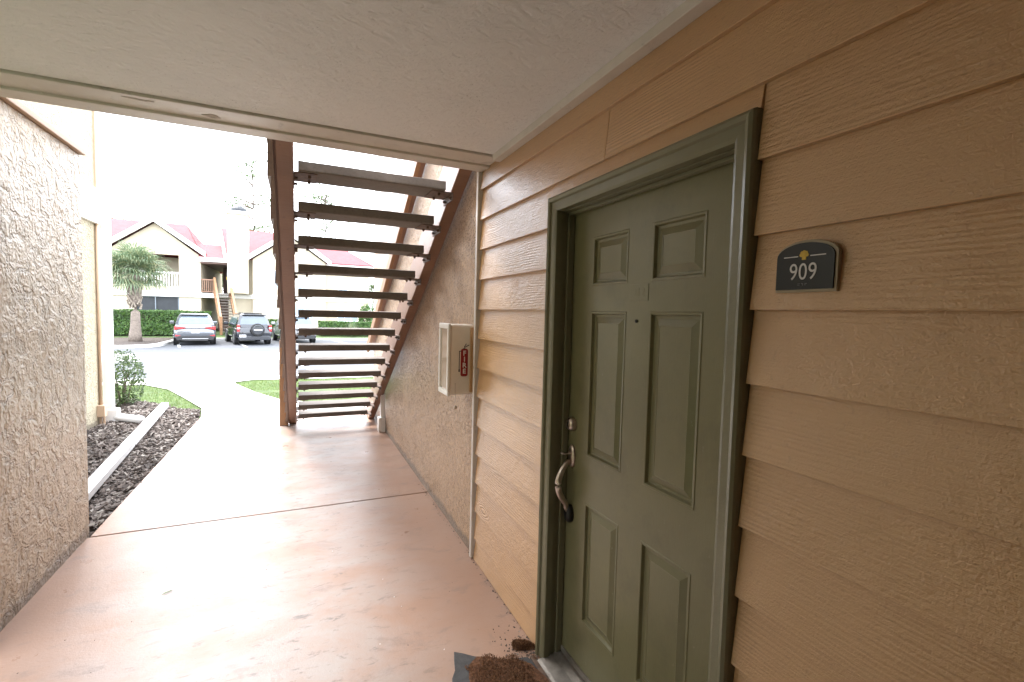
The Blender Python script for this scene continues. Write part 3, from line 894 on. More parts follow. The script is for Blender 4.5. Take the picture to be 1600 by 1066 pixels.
# handle set
yh = 1.762
hs = MB()
p0 = [(yh + .028 * math.cos(a), .955 + .052 * math.sin(a)) for a in [2 * math.pi * i / 24 for i in range(24)]]
r1 = [Vector((XS, y, z)) for y, z in p0]
r2_ = [Vector((XS - .008, yh + (y - yh) * .95, .955 + (z - .955) * .97)) for y, z in p0]
r3_ = [Vector((XS - .013, yh + (y - yh) * .6, .955 + (z - .955) * .75)) for y, z in p0]
hs.loft([r1, r2_, r3_])
wp(hs, 'handle_plate', 'metal', par=dr, smooth=True)
gp = []
for i in range(15):
    u = i / 14
    z = .935 - .225 * u
    out = .018 + .052 * math.sin(math.pi * min(1, u * 1.12)) ** .8
    if u > .9: out = .018 + .012 * (1 - (u - .9) * 10)
    gp.append((XS - out, yh, z))
wp(MB().tube(gp, [.011 + .003 * math.sin(math.pi * i / 14) for i in range(15)], 12), 'handle_grip', 'metal', par=dr, smooth=True)
wp(MB().tube([(XS - .012, yh, .968), (XS - .04, yh + .002, .966), (XS - .056, yh + .004, .972)], [.005, .006, .010], 8, sq=.5), 'thumb_latch', 'metal', par=dr, smooth=True)
p0 = [(yh + .026 * math.cos(a), .695 + .040 * math.sin(a)) for a in [2 * math.pi * i / 20 for i in range(20)]]
lo = MB(); lo.loft([[Vector((XS, y, z)) for y, z in p0], [Vector((XS - .016, y, z)) for y, z in p0], [Vector((XS - .026, yh + (y - yh) * .7, .695 + (z - .695) * .7)) for y, z in p0]])
wp(lo, 'handle_foot', 'dark_metal', par=dr, smooth=True)

# ------------------------------------------------------------------ torn mat and debris
rnd = random.Random(11)
def blob(cx, cy, rx, ry, n=26, jag=.25, seed=0, rot=0):
    p = []
    for i in range(n):
        a = 2 * math.pi * i / n
        r = 1 + jag * noise.noise(Vector((math.cos(a) * 2.2 + seed, math.sin(a) * 2.2, seed))) * 2 + rnd.uniform(-.04, .04)
        x, y = rx * r * math.cos(a), ry * r * math.sin(a)
        p.append((cx + x * math.cos(rot) - y * math.sin(rot), cy + x * math.sin(rot) + y * math.cos(rot)))
    return p
dm = thing('torn_doormat', 'torn grey rubber doormat with matted brown coir in front of the door', 'doormat', (.82, 1.70, 0))
pm = [(.655, 2.010), (.69, 1.985), (.735, 1.945), (.78, 1.925), (.83, 1.885), (.90, 1.865), (.955, 1.85), (.978, 1.80), (.982, 1.2), (.52, 1.2), (.53, 1.5), (.585, 1.80), (.60, 1.86), (.625, 1.90), (.64, 1.96)]
wp(MB().prism(pm, .001, .008, 'Z'), 'rubber_base', 'mat_rubber', par=dm, bevel=.002)
def fuzz(poly_fn, n, zmin, zmax, seed, L=(.004, .016)):
    mb = MB(); r = random.Random(seed)
    while n > 0:
        x, y, hh = poly_fn(r)
        n -= 1
        z = r.uniform(zmin, zmin + (zmax - zmin) * hh)
        a, b = r.uniform(0, 6.28), r.gauss(0, .8)
        l = r.uniform(*L); d = Vector((math.cos(a) * math.cos(b), math.sin(a) * math.cos(b), math.sin(b))) * l
        s_ = Vector((-math.sin(a), math.cos(a), r.uniform(-.6, .6))) * r.uniform(.0007, .0016)
        p = Vector((x, y, z))
        mb.add([p - d - s_, p - d + s_, p + d + s_ * .6, p + d - s_ * .6], [(0, 1, 2, 3)])
    return mb
def coir_fn(r):
    while True:
        x, y = r.uniform(.62, .985), r.uniform(1.2, 1.99)
        e = .665 + .10 * noise.noise(Vector((y * 9, 0, 2)))
        top = 1.885 + .06 * noise.noise(Vector((x * 12, 5, 0))) - .35 * max(0, x - .86)
        if x > e and y < top or (x - .775) ** 2 + (y - 1.90) ** 2 < .028 ** 2:
            n_ = noise.noise(Vector((x * 11, y * 11, 1)))
            if n_ < -.22 and x > .86: continue
            return x, y, .4 + .6 * abs(n_) * 1.6
M['coir_strand'] = mk_leaf('coir_strand', (.06, .024, .010), (.15, .066, .028), (.28, .14, .065), .9, False)
pm2 = [(.69, 1.90), (.74, 1.935), (.80, 1.905), (.85, 1.865), (.90, 1.85), (.95, 1.80), (.975, 1.7), (.975, 1.2), (.62, 1.2), (.65, 1.7), (.665, 1.83)]
wp(MB().prism(pm2, .0085, .014, 'Z'), 'coir_pad', 'coir', par=dm, bevel=.002)
o = wp(fuzz(coir_fn, 15000, .010, .022, 5, (.003, .012)), 'coir_strands', 'coir_strand', par=dm); tag(o, kind='stuff')
cc = thing('coir_clump', 'small loose clump of brown coir against the foot of the siding by the door casing', 'debris', (.985, 1.91, 0))
def clump_fn(r):
    a, q = r.uniform(0, 6.28), math.sqrt(r.random())
    q *= 1 + .5 * noise.noise(Vector((math.cos(a) * 2, math.sin(a) * 2, 3)))
    x, y = .050 * q * math.cos(a), .017 * q * math.sin(a) + .006 * math.sin(a * 2 + q * 3)
    t = -.55
    return .968 + x * math.cos(t) - y * math.sin(t), 1.925 + x * math.sin(t) + y * math.cos(t), 1 - q * .6
wp(fuzz(clump_fn, 4200, .002, .034, 6, (.004, .014)), 'coir_strands', 'coir_strand', par=cc)
mb = MB(); r = random.Random(8)
for i in range(520):
    if i < 300:
        x, y = .97 + r.gauss(0, .06) - .02, 1.84 + r.gauss(0, .10)
        if x > 1.0: x = 1.018 - abs(r.gauss(0, .02)); y = max(y, 1.87)
    elif i < 420:
        y = r.uniform(1.9, 4.2); x = 1.02 - abs(r.gauss(0, .012))
    else:
        x, y = r.uniform(-1.2, 1.0), r.uniform(1.5, 5)
    s_ = r.uniform(.0010, .0028) if i < 420 else r.uniform(.0008, .0016)
    mt = Matrix.Translation((x, y, .001 + s_ * .4)) @ Matrix.Rotation(r.uniform(0, 6), 4, 'Z')
    mb.box(-s_ * 1.6, s_ * 1.6, -s_, s_, -s_ * .4, s_ * .4, mt)
tag(mb.raw('floor_crumbs', 'mulch'), 'scattered dark crumbs on the floor along the wall', kind='stuff')
mb = MB()
for (x, y, s_, a) in ((.50, 2.45, .0022, 0), (.48, 2.55, .003, .4), (.62, 2.05, .003, 1), (-.93, 1.95, .012, .3), (.08, 1.9, .006, 1.2), (.45, 2.75, .002, 0), (.35, 2.2, .002, .7), (.20, 3.2, .003, .2)):
    mt = Matrix.Translation((x, y, .0015)) @ Matrix.Rotation(a, 4, 'Z')
    mb.box(-s_, s_, -s_ * .5, s_ * .5, -.001, .0008, mt)
tag(mb.raw('white_crumbs', 'white_print'), 'tiny white paint chips scattered on the floor', kind='stuff')
for (x, y, a, lab) in ((-.63, 1.86, .9, 'small dry leaf sliver on the floor nearest the viewer'), (-.66, 3.05, .6, 'small dry leaf sliver on the floor near the joint line')):
    mt = Matrix.Translation((x, y, .003)) @ Matrix.Rotation(a, 4, 'Z')
    v = MB().add([mt @ Vector(p) for p in ((-.028, 0, 0), (-.01, .005, .003), (.02, .004, .002), (.030, 0, 0), (.018, -.004, .003), (-.012, -.005, .002))], [(0, 1, 2, 3, 4, 5)])
    tag(v.build('dry_leaf', 'grass'), lab, 'leaf')

# ------------------------------------------------------------------ vegetation
def leaves(fn, n, size, seed, flat=.5):
    mb = MB(); r = random.Random(seed)
    for _ in range(n):
        p, nr = fn(r)
        nr = (nr + Vector((r.gauss(0, flat), r.gauss(0, flat), r.gauss(0, flat)))).normalized()
        a = nr.cross(Vector((r.gauss(0, 1), r.gauss(0, 1), r.gauss(0, 1)))).normalized()
        b = nr.cross(a); L = size * r.uniform(.6, 1.3); w = L * .42
        mb.add([p - a * L, p + b * w, p + a * L, p - b * w], [(0, 1, 2, 3)])
    return mb
def hedge(x0, x1, y0, y1, z0, z1, n, size, seed, label, name='hedge', cat='hedge', group=None):
    t = thing(name, label, cat, ((x0 + x1) / 2, (y0 + y1) / 2, z0), group=group)
    def fn(r):
        f = r.random()
        x, y, z = r.uniform(x0, x1), r.uniform(y0, y1), r.uniform(z0, z1)
        if f < .62: y = y0 + abs(r.gauss(0, .06)); nr = Vector((0, -1, .2))
        elif f < .9: z = z1 - abs(r.gauss(0, .05)); nr = Vector((0, 0, 1))
        elif f < .95: x = x0; nr = Vector((-1, 0, 0))
        else: x = x1; nr = Vector((1, 0, 0))
        b = .13 * noise.noise(Vector((x * 1.3, z * 1.6, seed))) + .05 * noise.noise(Vector((x * 4, z * 4, seed)))
        y -= b if f < .62 else 0
        z += .10 * noise.noise(Vector((x * 1.1, y, seed + 5))) if f >= .62 else 0
        if z > z1 - .05: z -= .03
        return Vector((x, y, z)), nr
    wp2(leaves(fn, n, size, seed), 'foliage', 'hedge', t)
    wp(MB().box(x0 + .12, x1 - .12, y0 + .15, y1 - .1, z0, z1 - .14), 'twig_core', 'soil', par=t)
    return t
def wp2(mb, name, mat, par):
    o = mb.raw(name, mat); o.parent = par; o.matrix_parent_inverse = Matrix.Translation(par.location).inverted(); return o
hedge(-15, -5.1, 34.2, 35.3, -.15, 1.30, 14000, .075, 1, 'long clipped green hedge behind the palm in front of the left wing')
hedge(-3.35, -.6, 34.4, 35.3, -.15, .85, 3600, .075, 2, 'low clipped hedge behind the charcoal car with the spare wheel')
hedge(1.25, 5.9, 34.4, 35.3, -.15, .80, 6000, .07, 3, 'low clipped hedge seen through the treads below the right wing windows')
# round clipped shrub
def ball_bush(cx, cy, z0, rx, rz, n, size, seed, label, cat='shrub', mat='hedge', name='round_shrub', ry=None, stems=True):
    t = thing(name, label, cat, (cx, cy, z0))
    ry = ry or rx
    def fn(r):
        while True:
            d = Vector((r.gauss(0, 1), r.gauss(0, 1), r.gauss(0, 1))).normalized()
            q = 1 - abs(r.gauss(0, .16))
            q *= 1 + .22 * noise.noise(d * 2.4 + Vector((seed, 0, 0))) 
            return Vector((cx + d.x * rx * q, cy + d.y * ry * q, z0 + rz + d.z * rz * q)), d
    wp2(leaves(fn, n, size, seed, .7), 'foliage', mat, t)
    if stems:
        sm = MB(); r = random.Random(seed)
        for i in range(6):
            a = r.uniform(0, 6.28)
            sm.tube([(cx + .03 * math.cos(a), cy + .03 * math.sin(a), z0), (cx + rx * .3 * math.cos(a), cy + ry * .3 * math.sin(a), z0 + rz * .7), (cx + rx * .65 * math.cos(a + .3), cy + ry * .65 * math.sin(a + .3), z0 + rz * 1.35)], [.02 * rx / .3, .014 * rx / .3, .005], 6)
        wp(sm, 'stem', 'bark', par=t)
    return t
ball_bush(4.65, 36.2, -.1, .72, 1.1, 2600, .08, 4, 'taller rounded green shrub beside the window at the right end of the low hedge')
ball_bush(-2.52, 9.25, -.06, .27, .46, 2400, .024, 6, 'leafy green shrub at the foot of the white downspout', mat='bush', name='shrub', ry=.38)
0 and ball_bush(-2.55, 9.25 + 2.0, -.10, .36, .30, 900, .03, 16, 'small low green shrub on the grass beyond the downspout shrub', mat='bush', name='shrub', ry=.38)
# ornamental grass clumps
def spiky(cx, cy, z0, h, n, seed, label, mat='palm'):
    r = random.Random(seed); mb = MB()
    for i in range(n):
        a = r.uniform(0, 6.28); L = h * r.uniform(.7, 1.15); sp_ = r.uniform(.2, .9)
        d = Vector((math.cos(a), math.sin(a), 0)); s_ = Vector((-d.y, d.x, 0)) * .022
        P = [Vector((cx, cy, z0)) + d * (sp_ * L * t) + Vector((0, 0, L * (t * 1.1 - .75 * sp_ * t * t))) for t in (0, .35, .7, 1)]
        for j in range(3):
            w0, w1 = (1 - j / 3), (1 - (j + 1) / 3)
            mb.quad(P[j] - s_ * w0, P[j] + s_ * w0, P[j + 1] + s_ * w1, P[j + 1] - s_ * w1)
    o = mb.raw('spiky_plant', mat); tag(o, label, 'plant')
spiky(3.3, 33.9, -.2, 1.15, 190, 5, 'spiky arching plant growing in front of the low hedge seen through the treads')
spiky(-3.1, 33.9, -.2, .9, 120, 6, 'small arching plant growing beside the foot of the distant stairs')

def palm_tree(cx, cy, z0, label):
    t = thing('palm_tree', label, 'palm tree', (cx, cy, z0))
    r = random.Random(12)
    H = 3.35
    mb = MB(); path = []; rad = []
    for i in range(10):
        u = i / 9; path.append((cx + .03 * math.sin(u * 3), cy, z0 + H * u)); rad.append(.30 - .10 * min(1, u * 5) + .02 * math.sin(u * 9) + (.08 * u if u > .6 else 0))
    mb.tube(path, rad, 16)
    wp(mb, 'trunk', 'trunk', par=t, smooth=True)
    for i in range(34):
        a = i * 2.4; z = z0 + H * (.52 + .48 * i / 34)
        bt = MB(); rr_ = .24 + .05 * (i / 34)
        for s_ in (-1, 1):
            p0 = Vector((cx + rr_ * math.cos(a + s_ * .33), cy + rr_ * math.sin(a + s_ * .33), z - .10))
            p1 = Vector((cx + (rr_ + .06) * math.cos(a), cy + (rr_ + .06) * math.sin(a), z + .16))
            bt.tube([p0, p1], [.04, .03], 5)
        wp(bt, 'leaf_base', 'boot', par=t)
    # fan fronds: stalk and a costapalmate fan of narrow drooping leaflets
    for i in range(58):
        a = i * 2.39996; u = (i + .5) / 58
        el = 1.35 - 1.75 * u + r.uniform(-.15, .15)
        L = r.uniform(.70, 1.0)
        d = Vector((math.cos(a) * math.cos(el), math.sin(a) * math.cos(el), math.sin(el)))
        base = Vector((cx, cy, z0 + H + .05))
        hub = base + d * L - Vector((0, 0, .10 * (1 - el)))
        side = d.cross(Vector((0, 0, 1)))
        if side.length < .1: side = Vector((1, 0, 0))
        side.normalize(); nrm = side.cross(d).normalized()
        fm = MB(); fm.tube([base, base + d * L * .5 + Vector((0, 0, .04)), hub], [.02, .015, .01], 4)
        nl = 26
        for j in range(nl):
            ph = math.radians(-125 + 250 * j / (nl - 1))
            ll = (.95 - .25 * abs(ph) / 2.2) * r.uniform(.85, 1.1)
            dl = (d * math.cos(ph) + side * math.sin(ph)).normalized()
            p1 = hub + dl * ll * .55 + nrm * .05
            p2 = hub + dl * ll * .88 - Vector((0, 0, .10 * ll + .06 * r.random()))
            p3 = hub + dl * ll - Vector((0, 0, .34 * ll + .10 * r.random()))
            w = dl.cross(nrm).normalized() * .020
            fm.add([hub - w * .4, hub + w * .4, p1 + w, p1 - w, p2 + w * .7, p2 - w * .7, p3], [(0, 1, 2, 3), (3, 2, 4, 5), (5, 4, 6)])
        wp2(fm, 'frond', 'palm', t)
    return t
palm_tree(-7.55, 29.6, -.27, 'fan palm with thick grey trunk on the kerbed island left of the silver car')

def tree(cx, cy, z0, h, cr, n, seed, label, size=.22, cz=.72, group=None):
    t = thing('tree', label, 'tree', (cx, cy, z0), group=group)
    r = random.Random(seed)
    mb = MB(); mb.tube([(cx, cy, z0), (cx + .2, cy, z0 + h * .4), (cx + .1, cy, z0 + h * .7), (cx, cy, z0 + h * .97)], [h * .010, h * .008, h * .005, h * .002], 9)
    wp(mb, 'trunk', 'bark', par=t, smooth=True)
    tips = []
    for i in range(22):
        zz = z0 + h * r.uniform(.42, .97); a = r.uniform(0, 6.28); l = cr * r.uniform(.5, 1) * (1.15 - (zz - z0) / h * .5)
        p1 = Vector((cx + l * math.cos(a), cy + l * math.sin(a), zz + l * r.uniform(0, .35)))
        lm = MB(); lm.tube([(cx + .1, cy, zz), Vector((cx, cy, zz)).lerp(p1, .5) + Vector((0, 0, .15)), p1], [h * .005, h * .0035, h * .001], 5)
        wp(lm, 'limb', 'bark', par=t)
        tips += [p1, Vector((cx, cy, zz)).lerp(p1, .65)]
    def fn(r):
        c = r.choice(tips); d = Vector((r.gauss(0, 1), r.gauss(0, 1), r.gauss(0, .6)))
        return c + d * cr * .17, Vector((0, 0, 1))
    wp2(leaves(fn, n, size, seed, 1.2), 'crown', 'pine', t)
tree(-4.3, 55, -.1, 17.5, 3.2, 1500, 21, 'tall thin pine behind the chimney of the far building', .16)
tree(2.6, 56, -.1, 14.6, 3.0, 1700, 22, 'thin leafy tree behind the far building seen between the upper treads', .16)
tree(-6.4, 58, -.1, 6.8, 3.4, 3000, 23, 'green tree seen through the dark breezeway of the far building', .22)
tree(7.0, 45, -.1, 5.0, 1.4, 1500, 24, 'small pale tree right of the far building seen through the treads', .15)
tree(-16, 60, -.1, 10, 4, 2500, 25, 'bushy tree behind the left wing of the far building', .25)

# grass blades on the nearer lawn
def grass(name, poly, n, seed, label):
    def inside(x, y):
        c = False; j = len(poly) - 1
        for i in range(len(poly)):
            xi, yi = poly[i]; xj, yj = poly[j]
            if (yi > y) != (yj > y) and x < (xj - xi) * (y - yi) / (yj - yi) + xi: c = not c
            j = i
        return c
    r = random.Random(seed); mb = MB()
    xs = [p[0] for p in poly]; ysl = [p[1] for p in poly]
    while n > 0:
        x, y = r.uniform(min(xs), max(xs)), r.uniform(min(ysl), max(ysl))
        if not inside(x, y): continue
        if noise.noise(Vector((x * 1.3, y * 1.3, seed))) < -.28: 
            n -= .3; continue
        n -= 1
        a = r.uniform(0, 6.28); h = r.uniform(.02, .055); l = Vector((r.gauss(0, .02), r.gauss(0, .02), 0))
        s_ = Vector((math.cos(a), math.sin(a), 0)) * r.uniform(.0025, .005)
        p = Vector((x, y, gz(y) - .005))
        mb.add([p - s_, p + s_, p + l + Vector((0, 0, h))], [(0, 1, 2)])
    tag(mb.raw(name, 'grass'), label, kind='stuff')
GL = [(-2.4, 9.55), (-1.95, 8.98), (-1.42, 8.72), (-1.85, 9.9), (-2.37, 11.2), (-2.95, 12.0), (-3.9, 12.22), (-8, 12.25), (-8, 9.9), (-3.2, 9.9)]
GR = [(-1.27, 11.8), (-.77, 10.4), (-.28, 9.33), (.36, 8.72), (1.2, 8.42), (4.5, 8.42), (4.5, 12.25), (.6, 12.18), (-.95, 12.3), (-1.25, 12.0)]
grass('grass_patch', GL, 22000, 2, 'short green grass beside the mulch bed')
grass('grass_patch', GR, 34000, 3, 'short green grass beyond the staircase')

# ------------------------------------------------------------------ far apartment building
hb = thing('apartment_building', 'two storey cream apartment building with red shingle roofs, gables and chimney', 'building', (-3, 40, -.1))
def hp(mb, name, mat, parent=None, bevel=0):
    o = mb.build(name, mat, bevel=bevel)
    if parent is None:
        o.parent = hb; o.matrix_parent_inverse = Matrix.Translation(hb.location).inverted()
    else: o.parent = parent
    return o
G0 = -.3
# left wing front wall with porch and balcony openings
w1 = MB()
w1.box(-7.27, -6.04, 38.0, 38.3, G0, 4.95)
w1.box(-11.2, -9.62, 38.0, 38.3, G0, 4.95)
w1.box(-9.62, -7.27, 38.0, 38.3, 2.25, 2.86)
w1.box(-9.62, -7.27, 38.0, 38.3, G0, .35)
w1.box(-16, -11.2, 38.6, 38.9, G0, 4.95)
w1.box(-6.3, -6.04, 38.3, 47.5, G0, 4.9)
w1.box(-16, -15.7, 38.6, 47.5, G0, 4.9)
w1.box(-16, -6.04, 47.5, 47.8, G0, 4.9)
hp(w1, 'left_wing_wall', 'house')
gw = MB(); gw.prism([(-11.2, 4.953), (-6.04, 4.953), (-8.55, 6.95)], 38.0, 38.3, 'Y')
hp(gw, 'gable_wall', 'house')
# rooms behind the openings
rm = MB(); rm.box(-9.7, -7.2, 40.6, 40.8, G0, 2.25)
hp(rm, 'porch_back_wall', 'house_brown')
rm = MB(); rm.box(-9.7, -7.2, 40.2, 40.4, 2.8, 4.95); hp(rm, 'balcony_back_wall', 'house')
sc = MB(); sc.box(-9.6, -7.29, 38.1, 38.12, .35, 2.245); hp(sc, 'porch_screen', 'screen')
for (a, b, c_, d_) in ((-9.62, -7.27, 2.16, 2.245), (-9.62, -7.27, .35, .43), (-8.62, -8.56, .43, 2.16), (-7.36, -7.27, .43, 2.16)):
    hp(MB().box(a, b, 38.04, 38.10, c_, d_), 'screen_frame', 'glass_dark')
hp(MB().box(-11.3, -5.95, 37.9, 38.0, 2.2, 2.52), 'floor_band', 'house_white')
br_ = MB().box(-9.6, -7.27, 37.99, 38.05, 3.72, 3.82); rl = hp(br_, 'balcony_rail', 'house_white')
for i in range(15):
    x = -9.5 + i * .15
    p = MB().box(x, x + .06, 38.0, 38.04, 2.87, 3.72).build('baluster', 'house_white'); p.parent = rl; p.matrix_parent_inverse = Matrix.Identity(4)
    p.matrix_parent_inverse = rl.matrix_parent_inverse.inverted() @ Matrix.Translation((0, 0, 0)) if False else Matrix.Translation((0, 0, 0))
    p.parent = rl
# barge boards and gable vent
def rake(x0, z0, x1, z1, y, t=.28, d=.18):
    mb = MB(); mb.prism([(x0, z0), (x1, z1), (x1, z1 - t), (x0, z0 - t)], y - d, y, 'Y'); return mb
hp(rake(-5.72, 5.26, -8.55, 7.34, 37.76, .34), 'barge_board', 'house_white')
hp(rake(-11.38, 5.26, -8.555, 7.34, 37.76, .34), 'barge_board', 'house_white')
hp(MB().prism([(-8.55 + .28 * math.cos(a), 6.05 + .28 * math.sin(a)) for a in [i * math.pi / 8 for i in range(9)]], 37.95, 38.0, 'Y'), 'gable_vent', 'house_white')
# gable roof
def slab_roof(p, th=.12, name='roof', mat='roof'):
    vs = [Vector(v) for v in p] + [Vector(v) - Vector((0, 0, th)) for v in p]
    n_ = len(p)
    return hp(MB().add(vs, [tuple(range(n_)), tuple(range(n_, 2 * n_))[::-1]] + [(i, (i + 1) % n_, n_ + (i + 1) % n_, n_ + i) for i in range(n_)]), name, mat)
slab_roof([(-5.75, 37.75, 5.2), (-5.75, 41.0, 5.2), (-8.55, 43.0, 7.25), (-8.55, 37.75, 7.25)])
slab_roof([(-11.35, 37.75, 5.2), (-11.35, 41.0, 5.2), (-8.56, 43.0, 7.25), (-8.56, 37.75, 7.25)])
# main left roof, hipped at its right end
slab_roof([(-17, 38.35, 5.05), (-5.9, 38.35, 5.05), (-7.7, 43, 7.72), (-17, 43, 7.72)])
slab_roof([(-5.9, 37.9, 4.96), (-5.9, 48.4, 4.96), (-7.7, 43, 7.72)])
slab_roof([(-17, 48.4, 4.95), (-5.9, 48.4, 4.95), (-7.7, 43.02, 7.70), (-17, 43.02, 7.70)])
# breezeway
slab_roof([(-6.1, 37.75, 4.93), (-4.35, 37.75, 4.93), (-4.75, 41, 6.14), (-6.85, 41, 6.14)])
slab_roof([(-6.1, 46.6, 4.5), (-4.35, 46.6, 4.5), (-4.75, 41.02, 6.12), (-6.85, 41.02, 6.12)])
hp(MB().box(-6.1, -4.35, 37.68, 37.75, 4.62, 4.90), 'eave_board', 'house_white')
hp(MB().box(-6.035, -4.43, 37.8, 46.0, 4.50, 4.60), 'breezeway_ceiling', 'house_brown')
hp(MB().box(-6.035, -4.43, 38.0, 46.0, 2.20, 2.50), 'landing_slab', 'house_white')
hp(MB().box(-5.25, -4.44, 42.0, 42.2, 2.5, 4.5), 'breezeway_side_wall', 'house_brown')
hp(MB().box(-4.52, -4.44, 38.3, 46.0, 2.5, 4.5), 'breezeway_side_wall', 'house_brown')
hp(MB().box(-4.62, -4.53, 38.5, 38.6, 3.5, 3.7), 'wall_lantern', 'gold')
hp(MB().box(-5.0, -4.7, 41.9, 41.99, 2.52, 4.4), 'apartment_door', 'glass_dark')
lr = hp(MB().box(-6.03, -5.3, 38.05, 38.12, 3.38, 3.46).box(-6.03, -5.3, 38.05, 38.12, 2.58, 2.64), 'landing_rail', 'brown')
for i in range(7):
    hp(MB().box(-5.98 + i * .11, -5.94 + i * .11, 38.06, 38.10, 2.64, 3.38), 'landing_baluster', 'brown')
# right wing
w2 = MB()
w2.box(-4.43, 4.95, 38.0, 38.3, G0, 2.2)
w2.box(-4.43, 4.95, 38.0, 38.3, 2.2, 4.95)
w2.box(-4.43, -4.2, 38.3, 47.5, G0, 4.9).box(4.7, 4.95, 38.3, 47.5, G0, 4.9).box(-4.2, 4.7, 47.5, 47.8, G0, 4.9)
hp(w2, 'right_wing_wall', 'house')
hp(MB().box(-4.5, 5.05, 37.92, 38.0, 2.2, 2.5), 'floor_band', 'house_white')
hp(MB().box(-2.9, 1.8, 37.4, 37.9, G0, 4.95), 'gable_bay_wall', 'house')
hp(MB().box(-2.95, 1.85, 37.33, 37.4, 2.2, 2.5), 'floor_band', 'house_white')
hp(MB().prism([(-2.9, 4.953), (1.8, 4.953), (-.55, 6.65)], 37.4, 37.7, 'Y'), 'gable_wall', 'house')
hp(rake(2.18, 5.10, -.55, 7.10, 37.22, .34), 'barge_board', 'house_white')
hp(rake(-3.28, 5.10, -.555, 7.10, 37.22, .34), 'barge_board', 'house_white')
slab_roof([(2.15, 37.2, 5.05), (2.15, 40.5, 5.05), (-.55, 42.6, 7.02), (-.55, 37.2, 7.02)])
slab_roof([(-3.25, 37.2, 5.05), (-3.25, 40.5, 5.05), (-.56, 42.6, 7.02), (-.56, 37.2, 7.02)])
slab_roof([(-4.5, 37.95, 5.05), (5.3, 37.95, 5.05), (1.9, 43, 7.6), (-5.5, 43, 7.7)])
slab_roof([(5.3, 37.7, 4.96), (5.3, 48.4, 4.96), (1.9, 43, 7.6)])
slab_roof([(-4.5, 48.4, 4.95), (5.3, 48.4, 4.95), (1.9, 43.02, 7.58), (-5.5, 43.02, 7.68)])
hp(MB().add([(-4.62, 37.6, 5.0), (-4.48, 37.6, 5.0), (-5.48, 43, 7.8), (-5.62, 43, 7.8), (-4.62, 37.6, 4.7), (-4.48, 37.6, 4.7), (-5.48, 43, 7.5), (-5.62, 43, 7.5)], [(0, 1, 2, 3), (4, 7, 6, 5), (0, 4, 5, 1), (1, 5, 6, 2), (2, 6, 7, 3), (3, 7, 4, 0)]), 'barge_board', 'house_white')
hp(MB().box(1.85, 5.4, 37.6, 37.7, 4.68, 4.93), 'eave_board', 'house_white')
ch = hp(MB().box(-4.40, -3.15, 37.2, 37.99, 2.52, 7.9), 'chimney', 'house', bevel=.02)
hp(MB().box(-4.5, -3.05, 37.1, 38.6, 7.9, 8.1), 'chimney_cap', 'house_white')
hp(MB().tube([(-3.75, 37.7, 8.1), (-3.75, 37.7, 8.28), (-3.75, 37.7, 8.45), (-3.75, 37.7, 8.55)], [.52, .50, .34, .08], 16), 'chimney_cowl', 'screen')
hp(MB().box(-4.15, -3.35, 37.14, 37.19, 2.55, 5.9), 'chimney_panel', 'house')
def window(x0, x1, z0, z1, y, mat='glass_dark', mull=1):
    f = MB(); t = .06
    f.box(x0 - t, x1 + t, y - .05, y, z1, z1 + t).box(x0 - t, x1 + t, y - .05, y, z0 - t, z0).box(x0 - t, x0, y - .05, y, z0, z1).box(x1, x1 + t, y - .05, y, z0, z1)
    for i in range(mull):
        xm = x0 + (x1 - x0) * (i + 1) / (mull + 1); f.box(xm - .02, xm + .02, y - .045, y, z0, z1)
    w = hp(f, 'window', 'house_white')
    p = MB().box(x0, x1, y - .02, y - .005, z0, z1).build('pane', mat); p.parent = w
window(2.74, 3.37, 2.86, 3.42, 38.0, 'blind')
window(-.15, .62, 3.05, 3.75, 37.4, 'blind')
window(2.7, 4.1, .75, 1.9, 38.0, 'blind', 2)
window(-.6, .9, .75, 1.95, 37.4, 'blind', 2)
window(-2.3, -1.2, 3.0, 4.2, 37.4, 'blind')
hp(MB().box(-5.35, -4.44, 40.0, 40.2, G0, 2.2), 'passage_dark_sheet', 'house_brown')  # dark sheet painted in for the shaded void behind the distant treads
